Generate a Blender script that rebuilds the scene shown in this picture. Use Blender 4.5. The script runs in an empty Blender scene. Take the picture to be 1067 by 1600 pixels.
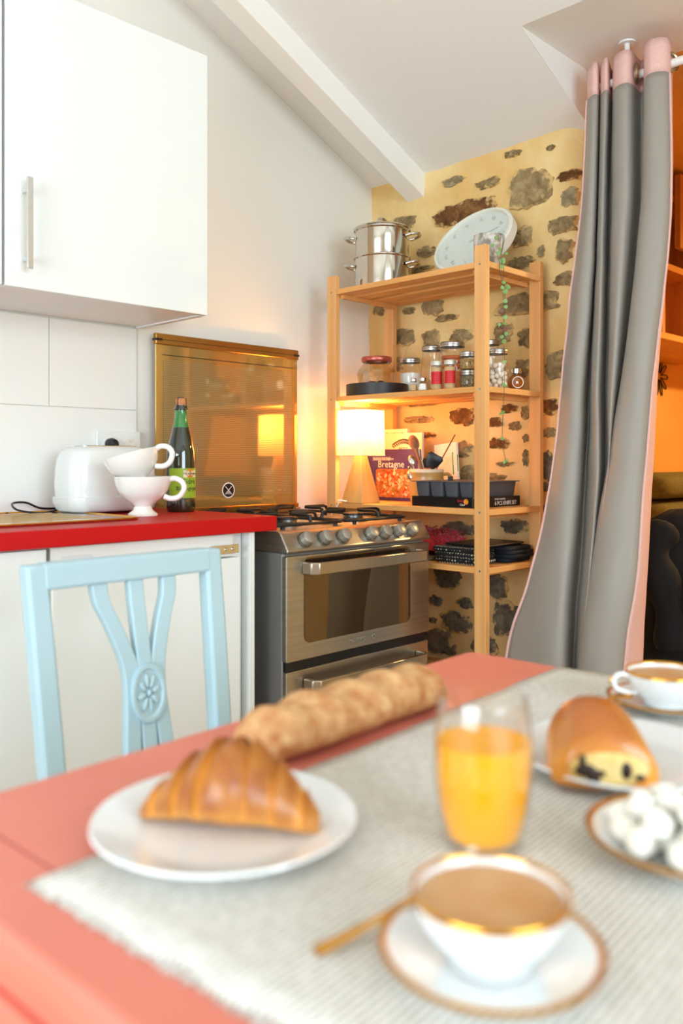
import bpy, bmesh, math, random
from mathutils import Vector, Matrix, noise
random.seed(7)
scene = bpy.context.scene
C = scene.collection
PI = math.pi

# ------------------------------------------------------------------ camera
H = 1.06                      # eye height; world X runs along the kitchen wall, Y towards it
FPX = 1335.0; CXP = 533.5; HYP = 720.0; TH = math.radians(44.2)
cd = bpy.data.cameras.new('camera'); cam = bpy.data.objects.new('camera', cd); C.objects.link(cam)
cam.location = (0, 0, H); cam.rotation_euler = (PI/2, 0, TH - PI/2)
cd.sensor_width = 36; cd.lens = FPX/1600*36; cd.shift_y = -80/1600
cd.clip_start = 0.02; cd.clip_end = 60
cd.dof.use_dof = True; cd.dof.focus_distance = 2.75; cd.dof.aperture_fstop = 3.0
scene.camera = cam
# ------------------------------------------------------------------ world, lights, exposure
w = bpy.data.worlds.new('world'); scene.world = w; w.use_nodes = True
w.node_tree.nodes['Background'].inputs[0].default_value = (0.80, 0.90, 1.0, 1)
w.node_tree.nodes['Background'].inputs[1].default_value = 1.5
scene.view_settings.view_transform = 'Standard'; scene.view_settings.look = 'None'
scene.view_settings.gamma = 1; scene.view_settings.exposure = 0.68
scene.view_settings.use_curve_mapping = False
def area(name, loc, rot, sx, sy, power, col):
    l = bpy.data.lights.new(name, 'AREA'); l.shape = 'RECTANGLE'; l.size = sx; l.size_y = sy
    l.energy = power; l.color = col
    o = bpy.data.objects.new(name, l); C.objects.link(o); o.location = loc; o.rotation_euler = rot
    return o
# daylight entering through the two windows behind the photographer
area('daylight_window_right', (0.2, -2.62, 1.65), (math.radians(90), 0, 0), 2.0, 1.5, 58, (0.70, 0.88, 1.0))
area('daylight_window_front', (-2.32, 0.2, 1.25), (math.radians(90), 0, math.radians(-90)), 2.0, 1.3, 60, (0.80, 0.92, 1.0))

# ------------------------------------------------------------------ pixel helpers (direction from a pixel, distance from a plane)
FW = (math.cos(TH), math.sin(TH)); RT = (math.sin(TH), -math.cos(TH))
def ray(u, v):
    r = (u-CXP)/FPX
    return (FW[0]+r*RT[0], FW[1]+r*RT[1], (HYP-v)/FPX)
def onX(u, v, X):
    a = ray(u, v); t = X/a[0]; return Vector((X, t*a[1], t*a[2]+H))
def onY(u, v, Y):
    a = ray(u, v); t = Y/a[1]; return Vector((t*a[0], Y, t*a[2]+H))
def onZ(u, v, Z):
    a = ray(u, v); t = (Z-H)/a[2]; return Vector((t*a[0], t*a[1], Z))
def yat(u, X): return onX(u, 720, X).y

# ------------------------------------------------------------------ mesh builder
class MB:
    def __init__(s): s.v = []; s.f = []
    def add(s, vs, fs, M=None):
        o = len(s.v)
        s.v += [tuple(M @ Vector(p)) if M is not None else tuple(p) for p in vs]
        s.f += [tuple(i+o for i in f) for f in fs]
        return s
    def box(s, x0, x1, y0, y1, z0, z1, M=None):
        vs = [(x, y, z) for z in (z0, z1) for y in (y0, y1) for x in (x0, x1)]
        return s.add(vs, [(0,2,3,1),(4,5,7,6),(0,1,5,4),(2,6,7,3),(0,4,6,2),(1,3,7,5)], M)
    def lathe(s, prof, seg=32, M=None):
        vs = []; rings = []
        for r, z in prof:
            if r < 1e-6: rings.append([len(vs)]); vs.append((0, 0, z))
            else:
                rings.append(list(range(len(vs), len(vs)+seg)))
                vs += [(r*math.cos(2*PI*k/seg), r*math.sin(2*PI*k/seg), z) for k in range(seg)]
        fs = []
        for a, b in zip(rings, rings[1:]):
            for k in range(seg):
                n = (k+1) % seg
                if len(a) == 1 and len(b) == 1: continue
                if len(a) == 1: fs.append((a[0], b[n], b[k]))
                elif len(b) == 1: fs.append((a[k], a[n], b[0]))
                else: fs.append((a[k], a[n], b[n], b[k]))
        return s.add(vs, fs, M)
    def tube(s, pts, r, seg=8, closed=False, M=None, sx=1.0):
        pts = [Vector(p) for p in pts]; n = len(pts); vs = []; fs = []
        up = None
        for i, p in enumerate(pts):
            a = pts[i-1] if (i > 0 or closed) else p
            b = pts[(i+1) % n] if (i < n-1 or closed) else p
            t = (b-a).normalized()
            if up is None:
                up = Vector((0, 0, 1)) if abs(t.z) < .9 else Vector((1, 0, 0))
            up = (up - t*up.dot(t)).normalized(); sd = t.cross(up)
            rr = r[i] if isinstance(r, (list, tuple)) else r
            for k in range(seg):
                an = 2*PI*k/seg
                vs.append(p + sd*(rr*sx*math.cos(an)) + up*(rr*math.sin(an)))
        m = n if closed else n-1
        for i in range(m):
            j = (i+1) % n
            for k in range(seg):
                l = (k+1) % seg
                fs.append((i*seg+k, i*seg+l, j*seg+l, j*seg+k))
        if not closed:
            fs.append(tuple(range(seg))[::-1]); fs.append(tuple((n-1)*seg+k for k in range(seg)))
        return s.add(vs, fs, M)
    def prism(s, poly, z0, z1, M=None):      # polygon in XY extruded in Z
        n = len(poly)
        vs = [(x, y, z0) for x, y in poly] + [(x, y, z1) for x, y in poly]
        fs = [tuple(range(n))[::-1], tuple(range(n, 2*n))] + [(i, (i+1) % n, n+(i+1) % n, n+i) for i in range(n)]
        return s.add(vs, fs, M)
    def rings(s, loops, cap=True, M=None):    # loft of equal-length closed loops
        k = len(loops[0]); vs = [p for l in loops for p in l]; fs = []
        for i in range(len(loops)-1):
            for j in range(k):
                n = (j+1) % k
                fs.append((i*k+j, i*k+n, (i+1)*k+n, (i+1)*k+j))
        if cap: fs.append(tuple(range(k))[::-1]); fs.append(tuple((len(loops)-1)*k+j for j in range(k)))
        return s.add(vs, fs, M)
    def grid(s, P):
        n, m = len(P), len(P[0])
        return s.add([p for r in P for p in r], [(i*m+j, i*m+j+1, (i+1)*m+j+1, (i+1)*m+j) for i in range(n-1) for j in range(m-1)])
    def ellipsoid(s, c, r, seg=14, rg=8, M=None, f=None):
        vs = []; T = Matrix.Translation(c)
        prof = [(math.sin(PI*i/rg), -math.cos(PI*i/rg)) for i in range(rg+1)]
        prof[0] = (0, -1); prof[-1] = (0, 1)
        MM = T @ Matrix.Diagonal((r[0], r[1], r[2], 1))
        return s.lathe(prof, seg, MM if M is None else M @ MM)

def rot(ax, deg): return Matrix.Rotation(math.radians(deg), 4, ax)
def tr(x, y, z): return Matrix.Translation((x, y, z))
def rrect(x0, x1, y0, y1, r, n=5):
    out = []
    for cx_, cy_, a0 in ((x1-r, y1-r, 0), (x0+r, y1-r, 90), (x0+r, y0+r, 180), (x1-r, y0+r, 270)):
        for k in range(n+1):
            a = math.radians(a0+90*k/n); out.append((cx_+r*math.cos(a), cy_+r*math.sin(a)))
    return out

def obj(name, mb, m, parent=None, smooth=35, bevel=0, kind=None, label=None, fixn=True):
    me = bpy.data.meshes.new(name); me.from_pydata(mb.v, [], mb.f)
    if fixn:
        bm = bmesh.new(); bm.from_mesh(me); bmesh.ops.recalc_face_normals(bm, faces=bm.faces); bm.to_mesh(me); bm.free()
    for mm in (m if isinstance(m, (list, tuple)) else [m]): me.materials.append(mm)
    if smooth:
        me.shade_smooth(); me.set_sharp_from_angle(angle=math.radians(smooth))
    o = bpy.data.objects.new(name, me); C.objects.link(o)
    if parent is not None: o.parent = parent
    if bevel:
        b = o.modifiers.new('bevel', 'BEVEL'); b.width = bevel; b.segments = 2; b.limit_method = 'ANGLE'; b.angle_limit = math.radians(40)
    if kind: o['kind'] = kind
    if label: o['label'] = label
    return o
def tag(o, label, cat, group=None):
    o['label'] = label; o['category'] = cat
    if group: o['group'] = group
    return o
def thing(name, label, cat, loc=(0, 0, 0), rz=0, group=None):
    o = bpy.data.objects.new(name, None); C.objects.link(o); o.empty_display_size = .05
    o.location = loc; o.rotation_euler = (0, 0, math.radians(rz))
    return tag(o, label, cat, group)
def struct(name, mb, m, smooth=0, label=None, bevel=0):
    return obj(name, mb, m, None, smooth, bevel, 'structure', label)
def text(name, s, size, m, parent, M, thick=0.0003, align='LEFT', bend=None, spacing=1.0, shear=0):
    cu = bpy.data.curves.new('t', 'FONT'); cu.body = s; cu.size = size; cu.align_x = align
    cu.extrude = thick; cu.resolution_u = 2; cu.space_character = spacing; cu.shear = shear
    o = bpy.data.objects.new('t', cu); C.objects.link(o)
    bpy.context.view_layer.update()
    me = bpy.data.meshes.new_from_object(o.evaluated_get(bpy.context.evaluated_depsgraph_get()))
    bpy.data.objects.remove(o)
    for v in me.vertices:
        v.co = (bend(v.co) if bend else M @ v.co)
    me.materials.clear(); me.materials.append(m); me.name = name
    o = bpy.data.objects.new(name, me); C.objects.link(o); o.parent = parent
    return o

def set_tone(o, fn):
    at = o.data.attributes.new('tone', 'FLOAT', 'POINT')
    for i, v in enumerate(o.data.vertices): at.data[i].value = fn(i, v.co)

# ------------------------------------------------------------------ materials
def L(c):
    if isinstance(c, str):
        c = tuple(int(c[i:i+2], 16)/255 for i in (0, 2, 4))
    return tuple((x/12.92 if x <= .04045 else ((x+.055)/1.055)**2.4) for x in c) + (1,)
def base(name):
    m = bpy.data.materials.new(name); m.use_nodes = True
    return m, m.node_tree.nodes, m.node_tree.links, m.node_tree.nodes['Principled BSDF']
def mat(name, col, rough=.5, metal=0, coat=0, col2=None, scale=20, mix=(.35, .65), bump=0, bscale=None, stretch=(1, 1, 1), detail=4, spec=None, sheen=0, trans=0, ior=None, sss=0):
    m, N, K, b = base(name)
    b.inputs['Base Color'].default_value = L(col); b.inputs['Roughness'].default_value = rough
    b.inputs['Metallic'].default_value = metal; b.inputs['Coat Weight'].default_value = coat
    b.inputs['Coat Roughness'].default_value = .08
    if sheen: b.inputs['Sheen Weight'].default_value = sheen
    if spec is not None: b.inputs['Specular IOR Level'].default_value = spec
    if ior: b.inputs['IOR'].default_value = ior
    if sss: b.inputs['Subsurface Weight'].default_value = sss; b.inputs['Subsurface Radius'].default_value = (.01, .006, .003)
    if col2 or bump:
        tc = N.new('ShaderNodeTexCoord'); mp = N.new('ShaderNodeMapping'); mp.inputs['Scale'].default_value = stretch
        K.new(tc.outputs['Object'], mp.inputs[0])
    if col2:
        n = N.new('ShaderNodeTexNoise'); n.inputs['Scale'].default_value = scale; n.inputs['Detail'].default_value = detail
        K.new(mp.outputs[0], n.inputs['Vector'])
        r = N.new('ShaderNodeValToRGB'); r.color_ramp.elements[0].position = mix[0]; r.color_ramp.elements[1].position = mix[1]
        r.color_ramp.elements[0].color = L(col); r.color_ramp.elements[1].color = L(col2)
        K.new(n.outputs[0], r.inputs[0]); K.new(r.outputs[0], b.inputs['Base Color'])
    if bump:
        n2 = N.new('ShaderNodeTexNoise'); n2.inputs['Scale'].default_value = bscale or scale; n2.inputs['Detail'].default_value = 6
        K.new(mp.outputs[0], n2.inputs['Vector'])
        bp = N.new('ShaderNodeBump'); bp.inputs['Strength'].default_value = bump; bp.inputs['Distance'].default_value = .01
        K.new(n2.outputs[0], bp.inputs['Height']); K.new(bp.outputs[0], b.inputs['Normal'])
    return m
def thin_glass(name, tint=(1, 1, 1), rough=.02, ior=1.5):
    m, N, K, b = base(name); N.remove(b); out = N['Material Output']
    t = N.new('ShaderNodeBsdfTransparent'); t.inputs[0].default_value = tint + (1,)
    g = N.new('ShaderNodeBsdfGlossy'); g.inputs['Roughness'].default_value = rough
    lw = N.new('ShaderNodeLayerWeight'); lw.inputs['Blend'].default_value = .5
    pw = N.new('ShaderNodeMath'); pw.operation = 'POWER'; pw.inputs[1].default_value = 3.5; K.new(lw.outputs['Facing'], pw.inputs[0])
    fr = N.new('ShaderNodeMath'); fr.operation = 'MULTIPLY_ADD'; fr.inputs[1].default_value = .75; fr.inputs[2].default_value = ((ior-1)/(ior+1))**2*1.3; K.new(pw.outputs[0], fr.inputs[0])
    mx = N.new('ShaderNodeMixShader'); K.new(fr.outputs[0], mx.inputs[0]); K.new(t.outputs[0], mx.inputs[1]); K.new(g.outputs[0], mx.inputs[2])
    K.new(mx.outputs[0], out.inputs[0]); return m
def wood(name, c1, c2, axis, rough=.5, sc=1.0):
    st = [30*sc, 30*sc, 30*sc]; st['xyz'.index(axis)] = 1.6*sc
    m = mat(name, c1, rough, col2=c2, scale=1.0, mix=(.3, .72), stretch=tuple(st), detail=5, bump=.06)
    return m
WHITE = mat('white_paint', 'f3efe6', .55)
CEIL = mat('ceiling_paint', 'efede8', .7)
TILE = mat('white_tile', 'f1f1ec', .25)
CAB = mat('cabinet_lacquer', 'eef1ee', .3, coat=.3)
CABB = mat('cabinet_carcass', 'ecece8', .4)
CHROME = mat('chrome', 'd8d8d6', .18, 1)
STEEL = mat('brushed_steel', 'b4afa8', .33, 1, col2='c0bbb2', scale=2, stretch=(1, 1, 60))
DSTEEL = mat('dark_steel', '8a8680', .3, 1)
POLISH = mat('polished_steel', 'd6d0c6', .1, 1)
RED = mat('red_laminate', 'c00008', .45, spec=.3)
BLACK = mat('black_plastic', '121214', .35)
IRON = mat('black_enamel', '141416', .45)
SALMON = mat('salmon_paint', 'e48672', .42, col2='e07e6a', scale=6)
CHAIRB = mat('pale_blue_paint', 'adcad4', .4)
PINE_Y = wood('pine_along_y', 'edb068', 'd8954e', 'y')
PINE_X = wood('pine_along_x', 'eaae68', 'd6934e', 'x')
PINE_Z = wood('pine_along_z', 'eeb674', 'dc9c5a', 'z')
BIRCH = wood('birch_block', 'd6a662', 'c48f4a', 'z', .5)
GLASS = thin_glass('clear_glass')
PANE = thin_glass('window_glass')
WHITEC = mat('white_ceramic', 'f2efe9', .12, coat=.6)
PORC = mat('white_porcelain', 'eef0f0', .12, coat=.6)
GOLD = mat('gold_rim', 'd49a3e', .2, 1)
COFFEE = mat('milky_coffee', 'c48a54', .35, col2='d0a474', scale=18)
JUICE = mat('orange_juice', 'ffae00', .3, sss=.1)
GREYF = mat('grey_blackout_cloth', '989086', .5, sheen=.1)
PINKF = mat('pink_linen', 'e0b0a8', .8, col2='e8beb4', scale=300)
PLASTER = mat('ochre_lime_plaster', 'e6bb74', .9, col2='f2d498', scale=5, bump=.5, bscale=34, detail=8)
ALCOVE = mat('ochre_wall_paint', 'e0aa58', .8, col2='e4b264', scale=3)
FLOORM = mat('beige_floor', 'b89b78', .7, col2='c4aa88', scale=30)
ROD = mat('white_rod', 'f0eeea', .3)
LID = mat('jar_lid_silver', 'b9b9b4', .3, 1)
COPPER = mat('copper_lid', 'c9685c', .3, .8)
SALT = mat('white_grains', 'f4f0e8', .9)
GREENL = mat('heart_leaf_green', '6f9a4c', .5, col2='93b56e', scale=120)
PURPLEL = mat('heart_leaf_purple', '7a4a44', .5)
def stone_mat(name, c0, c1, c2):
    m, N, K, b = base(name); b.inputs['Roughness'].default_value = .92
    tc = N.new('ShaderNodeTexCoord')
    n = N.new('ShaderNodeTexNoise'); n.inputs['Scale'].default_value = 22; n.inputs['Detail'].default_value = 12; n.inputs['Roughness'].default_value = .72; n.inputs['Distortion'].default_value = .6
    K.new(tc.outputs['Object'], n.inputs[0])
    rp = N.new('ShaderNodeValToRGB'); e = rp.color_ramp.elements
    e[0].position = .3; e[0].color = L(c0); e[1].position = .72; e[1].color = L(c2); x = e.new(.5); x.color = L(c1)
    K.new(n.outputs[0], rp.inputs[0])
    at = N.new('ShaderNodeAttribute'); at.attribute_name = 'tone'      # lime mortar smeared over the stone's rim
    n2 = N.new('ShaderNodeTexNoise'); n2.inputs['Scale'].default_value = 38; n2.inputs['Detail'].default_value = 8; K.new(tc.outputs['Object'], n2.inputs[0])
    ad = N.new('ShaderNodeMath'); ad.operation = 'MULTIPLY_ADD'; ad.inputs[1].default_value = 2.2; K.new(n2.outputs[0], ad.inputs[0]); K.new(at.outputs['Fac'], ad.inputs[2])
    mr = N.new('ShaderNodeMapRange'); mr.inputs[1].default_value = 1.55; mr.inputs[2].default_value = 1.85; K.new(ad.outputs[0], mr.inputs[0])
    mx = N.new('ShaderNodeMix'); mx.data_type = 'RGBA'; K.new(mr.outputs[0], mx.inputs[0]); K.new(rp.outputs[0], mx.inputs[6]); mx.inputs[7].default_value = L('eac684')
    K.new(mx.outputs[2], b.inputs['Base Color'])
    bp = N.new('ShaderNodeBump'); bp.inputs['Strength'].default_value = 1; bp.inputs['Distance'].default_value = .012; K.new(n.outputs[0], bp.inputs['Height']); K.new(bp.outputs[0], b.inputs['Normal'])
    return m
STONES = [stone_mat('stone_grey_brown', '6a5639', 'a68c60', 'ceb786'), stone_mat('stone_rust_brown', '4a2c14', '825428', 'ae8248'),
          stone_mat('stone_slate', '4a443a', '7c725e', 'aa9d84'), stone_mat('stone_pale', '8a7a5a', 'ab9a74', 'ccb98e')]
def amber_lid():
    m, N, K, b = base('amber_lid_glass')
    tc = N.new('ShaderNodeTexCoord'); sp = N.new('ShaderNodeSeparateXYZ'); K.new(tc.outputs['Object'], sp.inputs[0])
    mu = N.new('ShaderNodeMath'); mu.operation = 'MULTIPLY'; mu.inputs[1].default_value = 2*PI/.0062; K.new(sp.outputs[2], mu.inputs[0])
    si = N.new('ShaderNodeMath'); si.operation = 'SINE'; K.new(mu.outputs[0], si.inputs[0])
    rp = N.new('ShaderNodeValToRGB'); rp.color_ramp.elements[0].position = .3; rp.color_ramp.elements[1].position = .7
    rp.color_ramp.elements[0].color = L('b3935c'); rp.color_ramp.elements[1].color = L('96774a')
    K.new(si.outputs[0], rp.inputs[0]); K.new(rp.outputs[0], b.inputs['Base Color'])
    b.inputs['Metallic'].default_value = .35; b.inputs['Roughness'].default_value = .07; b.inputs['Coat Weight'].default_value = .6; b.inputs['Coat Roughness'].default_value = .02
    return m
AMBER = amber_lid()
AMBER_B = mat('amber_glass_border', 'b8924e', .06, .5, coat=.6)
BRONZE = mat('bronze_trim', 'b08444', .25, .85)
OVENG = mat('dark_oven_glass', '75624a', .03, .9)
def shade_mat():
    m, N, K, b = base('lamp_shade_cloth')
    b.inputs['Base Color'].default_value = L('f4e6cc'); b.inputs['Roughness'].default_value = .9
    tl = N.new('ShaderNodeBsdfTranslucent'); tl.inputs[0].default_value = L('f2d6a8')
    mx = N.new('ShaderNodeMixShader'); mx.inputs[0].default_value = .6
    K.new(b.outputs[0], mx.inputs[1]); K.new(tl.outputs[0], mx.inputs[2]); K.new(mx.outputs[0], N['Material Output'].inputs[0])
    return m
SHADE = shade_mat()
def emis(name, col, s):
    m, N, K, b = base(name); b.inputs['Base Color'].default_value = L(col)
    b.inputs['Emission Color'].default_value = L(col); b.inputs['Emission Strength'].default_value = s; return m
BULB = emis('lit_bulb', 'ffd9a0', 8)
def woven():
    m, N, K, b = base('woven_runner')
    b.inputs['Roughness'].default_value = .95
    tc = N.new('ShaderNodeTexCoord')
    w1 = N.new('ShaderNodeTexWave'); w1.wave_type = 'BANDS'; w1.bands_direction = 'Y'; w1.inputs['Scale'].default_value = 55; w1.inputs['Distortion'].default_value = .5; w1.inputs['Detail'].default_value = 1
    K.new(tc.outputs['Object'], w1.inputs[0])
    n = N.new('ShaderNodeTexNoise'); n.inputs['Scale'].default_value = 160; K.new(tc.outputs['Object'], n.inputs[0])
    mx = N.new('ShaderNodeMath'); mx.operation = 'ADD'; K.new(w1.outputs['Fac'], mx.inputs[0]); K.new(n.outputs[0], mx.inputs[1])
    rp = N.new('ShaderNodeValToRGB'); rp.color_ramp.elements[0].position = .55; rp.color_ramp.elements[1].position = 1.2
    rp.color_ramp.elements[0].color = L('a69e90'); rp.color_ramp.elements[1].color = L('ece7de')
    hv = N.new('ShaderNodeMath'); hv.operation = 'MULTIPLY'; hv.inputs[1].default_value = .8; K.new(mx.outputs[0], hv.inputs[0])
    rp.color_ramp.elements[0].position = .35; rp.color_ramp.elements[1].position = .8
    K.new(hv.outputs[0], rp.inputs[0]); K.new(rp.outputs[0], b.inputs['Base Color'])
    bp = N.new('ShaderNodeBump'); bp.inputs['Strength'].default_value = .6; bp.inputs['Distance'].default_value = .003
    K.new(mx.outputs[0], bp.inputs['Height']); K.new(bp.outputs[0], b.inputs['Normal'])
    return m
WOVEN = woven()
def attr_mat(name, dark, light, rough=.45, coat=.2, nscale=40, bump=.3):
    m, N, K, b = base(name); b.inputs['Roughness'].default_value = rough; b.inputs['Coat Weight'].default_value = coat
    at = N.new('ShaderNodeAttribute'); at.attribute_name = 'tone'
    tc = N.new('ShaderNodeTexCoord'); n = N.new('ShaderNodeTexNoise'); n.inputs['Scale'].default_value = nscale; n.inputs['Detail'].default_value = 6
    K.new(tc.outputs['Object'], n.inputs[0])
    s = N.new('ShaderNodeMath'); s.operation = 'SUBTRACT'; s.inputs[1].default_value = .5; K.new(n.outputs[0], s.inputs[0])
    a = N.new('ShaderNodeMath'); a.operation = 'MULTIPLY_ADD'; a.inputs[1].default_value = 1.1; K.new(s.outputs[0], a.inputs[0]); K.new(at.outputs['Fac'], a.inputs[2])
    rp = N.new('ShaderNodeValToRGB'); rp.color_ramp.elements[0].color = L(dark); rp.color_ramp.elements[1].color = L(light)
    K.new(a.outputs[0], rp.inputs[0]); K.new(rp.outputs[0], b.inputs['Base Color'])
    bp = N.new('ShaderNodeBump'); bp.inputs['Strength'].default_value = bump; bp.inputs['Distance'].default_value = .004
    K.new(n.outputs[0], bp.inputs['Height']); K.new(bp.outputs[0], b.inputs['Normal'])
    return m
CROI = attr_mat('croissant_crust', '8c4010', 'e29c42')
CRUST = attr_mat('baguette_crust', 'a85a1c', 'f0cc92', .75, 0, 60, .5)
BRIO = attr_mat('brioche_crust', 'a04a10', 'ee9c34', .35, .4, 14, .15)

# ================================================================== THE SETTING
WY = 2.30            # kitchen wall
WX = 2.528           # stone wall
SL = 0.441
def zs(x): return H + 1.095 + SL*(2.528-x)      # sloping ceiling height
RX = 0.2             # ridge
zr = zs(RX)
DZ = H + 1.264       # flat dormer ceiling
DX = 2.528 - (1.264-1.095)/SL
struct('floor', MB().box(-2.3, 5.3, -2.6, 2.4, -.1, 0), FLOORM, label='beige floor of the kitchen and the next room')
wl = struct('wall_left', MB().box(-2.2, 3.0, WY, WY+.12, 0, 3.4), WHITE, label='white painted kitchen wall behind stove and worktop')
# ceiling: two slopes, the flat dormer over the curtained opening and its cheeks
mb = MB(); T = .05
D0, D1 = 1.36, 0.05
def slab(pts):  # quad extruded upwards
    mb.add([tuple(p) for p in pts] + [(p[0], p[1], p[2]+T) for p in pts], [(0,1,2,3),(4,5,6,7),(0,1,5,4),(1,2,6,5),(2,3,7,6),(3,0,4,7)])
slab([(RX, -2.5, zr), (DX, -2.5, zs(DX)), (DX, WY, zs(DX)), (RX, WY, zr)])
slab([(DX, D0, zs(DX)), (2.62, D0, zs(2.62)), (2.62, WY, zs(2.62)), (DX, WY, zs(DX))])
slab([(DX, -2.5, zs(DX)), (2.62, -2.5, zs(2.62)), (2.62, D1, zs(2.62)), (DX, D1, zs(DX))])
slab([(-2.2, -2.5, zr-SL*(RX+2.2)), (RX, -2.5, zr), (RX, WY, zr), (-2.2, WY, zr-SL*(RX+2.2))])
slab([(DX, D1, DZ), (2.62, D1, DZ), (2.62, D0, DZ), (DX, D0, DZ)])
for yy, dy in ((D0-.002, .0015), (D1+.002, -.0015)):
    tri = [(DX, DZ), (2.62, DZ), (2.62, zs(2.62))]
    mb.add([(x, yy, z) for x, z in tri] + [(x, yy+dy, z) for x, z in tri], [(0,1,2),(3,4,5),(0,1,4,3),(1,2,5,4),(2,0,3,5)])
struct('ceiling', mb, CEIL, label='white sloping ceiling with a flat dormer over the curtain')
# exposed beam running down the slope
mb = MB(); by0, by1, bh = 2.032, 2.118, .09
b0, b1 = 0.25, 2.60
mb.add([(x, y, zs(x)+dz) for x in (b0, b1) for y in (by0, by1) for dz in (-bh, 0.01)],
       [(0,1,3,2),(4,6,7,5),(0,4,5,1),(2,3,7,6),(0,2,6,4),(1,5,7,3)])
struct('trim_1', mb, mat('beam_paint', 'f4f1ea', .5), label='white painted beam running down the sloping ceiling', bevel=.004)
# stone wall: uneven lime plaster with a rounded end at the opening
mb = MB(); P = []
path = []
for k in range(50):
    y = WY - k*(WY-1.445)/49; path.append((WX, y, -1, 0))
for k in range(1, 9):
    a = PI/2*k/8; path.append((WX+.08-.08*math.cos(a), 1.445-.08*math.sin(a), -math.cos(a), -math.sin(a)))
for k in range(1, 8): path.append((WX+.08+.17*k/7, 1.365, 0, -1))
nz = 90
for i in range(nz+1):
    z = 2.26*i/nz; row = []
    for (x, y, nx, ny) in path:
        d = .016*noise.noise(Vector((x*2.2, y*2.2+3, z*2.2))) + .006*noise.noise(Vector((x*9, y*9, z*9)))
        row.append((x+nx*d, y+ny*d, z))
    row += [(2.78, WY, z)]
    P.append(row)
mb.grid(P)
wb = struct('wall_back', mb, PLASTER, smooth=60, label='ochre plastered wall with exposed field stones behind the pine shelf')
stones = [(799,240,30,11,0),(860,231,15,9,0),(705,282,38,15,3),(760,285,40,16,0),(827,297,72,64,0),(888,273,38,17,1),(720,332,107,42,1),(628,348,42,24,0),
 (888,308,28,30,3),(878,352,44,30,0),(882,391,27,40,0),(817,370,34,34,0),(665,393,29,18,0),(812,411,46,22,0),(882,436,33,23,0),(657,421,38,11,0),
 (827,474,106,40,0),(846,393,13,20,3),(594,483,18,22,0),(640,486,20,13,0),(677,478,32,34,0),(697,497,36,12,0),(632,527,36,28,0),(675,529,28,28,0),
 (722,525,38,22,0),(785,519,30,34,0),(823,527,30,36,0),(868,570,38,46,0),(622,570,18,22,0),(815,574,28,28,0),(662,631,62,9,0),(856,636,32,28,1),
 (724,651,40,30,1),(655,656,48,13,0),(669,680,24,10,1),(770,660,28,15,1),(793,638,28,13,1),(802,666,20,15,0),(777,693,36,20,1),(716,702,40,28,0),
 (788,725,28,10,0),(733,742,38,28,0),(772,747,36,16,0),(819,645,15,22,0),(821,685,14,13,0),(856,676,26,18,0),(853,729,22,50,2),(820,715,10,28,0),
 (718,826,64,23,2),(803,823,44,24,2),(690,755,20,14,0),(702,900,46,38,2),(684,938,21,17,2),(730,942,26,17,2),(716,971,54,36,2),(687,1002,52,46,2),
 (778,916,38,42,2),(795,967,50,58,2),(680,968,15,11,2),(640,905,34,26,2),(655,960,30,24,2),(760,1010,40,34,2),(830,1040,46,40,2),(720,1060,50,40,2),
 (640,1030,40,34,2),(780,1110,56,42,2),(690,1120,60,46,2),(850,760,22,20,2),(845,800,20,26,2),(610,820,28,20,0),(585,900,30,30,2),(600,975,36,30,2)]
for i, (u, v, ww, hh, k) in enumerate(stones):
    c = onX(u, v, WX); yl = onX(u-ww/2, v, WX).y; yr = onX(u+ww/2, v, WX).y
    zt_ = onX(u, v-hh/2, WX).z; zb_ = onX(u, v+hh/2, WX).z
    if zb_ < .03: continue
    a, b_ = abs(yl-yr)/2, abs(zt_-zb_)/2
    n = 30; lo = [[], [], []]; rnd = random.Random(i*13+5)
    pr = [1+.3*noise.noise(Vector((math.cos(2*PI*q/n)*1.3+i*7, math.sin(2*PI*q/n)*1.3, i)))+.12*rnd.uniform(-1, 1) for q in range(n)]
    dep = min(.013, .006+.15*min(a, b_))
    for q in range(n):
        an = 2*PI*q/n
        ca = math.copysign(abs(math.cos(an))**.8, math.cos(an)); sa = math.copysign(abs(math.sin(an))**.8, math.sin(an))
        for l, (sc_, dx) in enumerate(((1.04, .022), (.93, -dep*.55), (.55, -dep))):
            lo[l].append((dx + rnd.uniform(-.004, .004)*(l > 0), a*pr[q]*ca*sc_, b_*pr[q]*sa*sc_))
    m2 = MB().rings(lo, cap=False)
    ci = len(m2.v); m2.v.append((-dep*1.1, 0, 0)); m2.f += [(2*n+q, 2*n+(q+1) % n, ci) for q in range(n)]
    x0 = WX; y0 = c.y
    off = .016*noise.noise(Vector((x0*2.2, y0*2.2+3, c.z*2.2)))
    if y0 < 1.445:                                   # stones on the rounded end
        x0 = WX + .08 - math.sqrt(max(0, .0064-(1.445-y0)**2))
    m2.v = [(p[0]+x0-off, p[1]+y0, p[2]+c.z) for p in m2.v]
    so = obj('stone', m2, STONES[k], wb, smooth=50)
    set_tone(so, lambda q, co: (1.0, .62, .12, 0)[min(3, q//n)])
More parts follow.
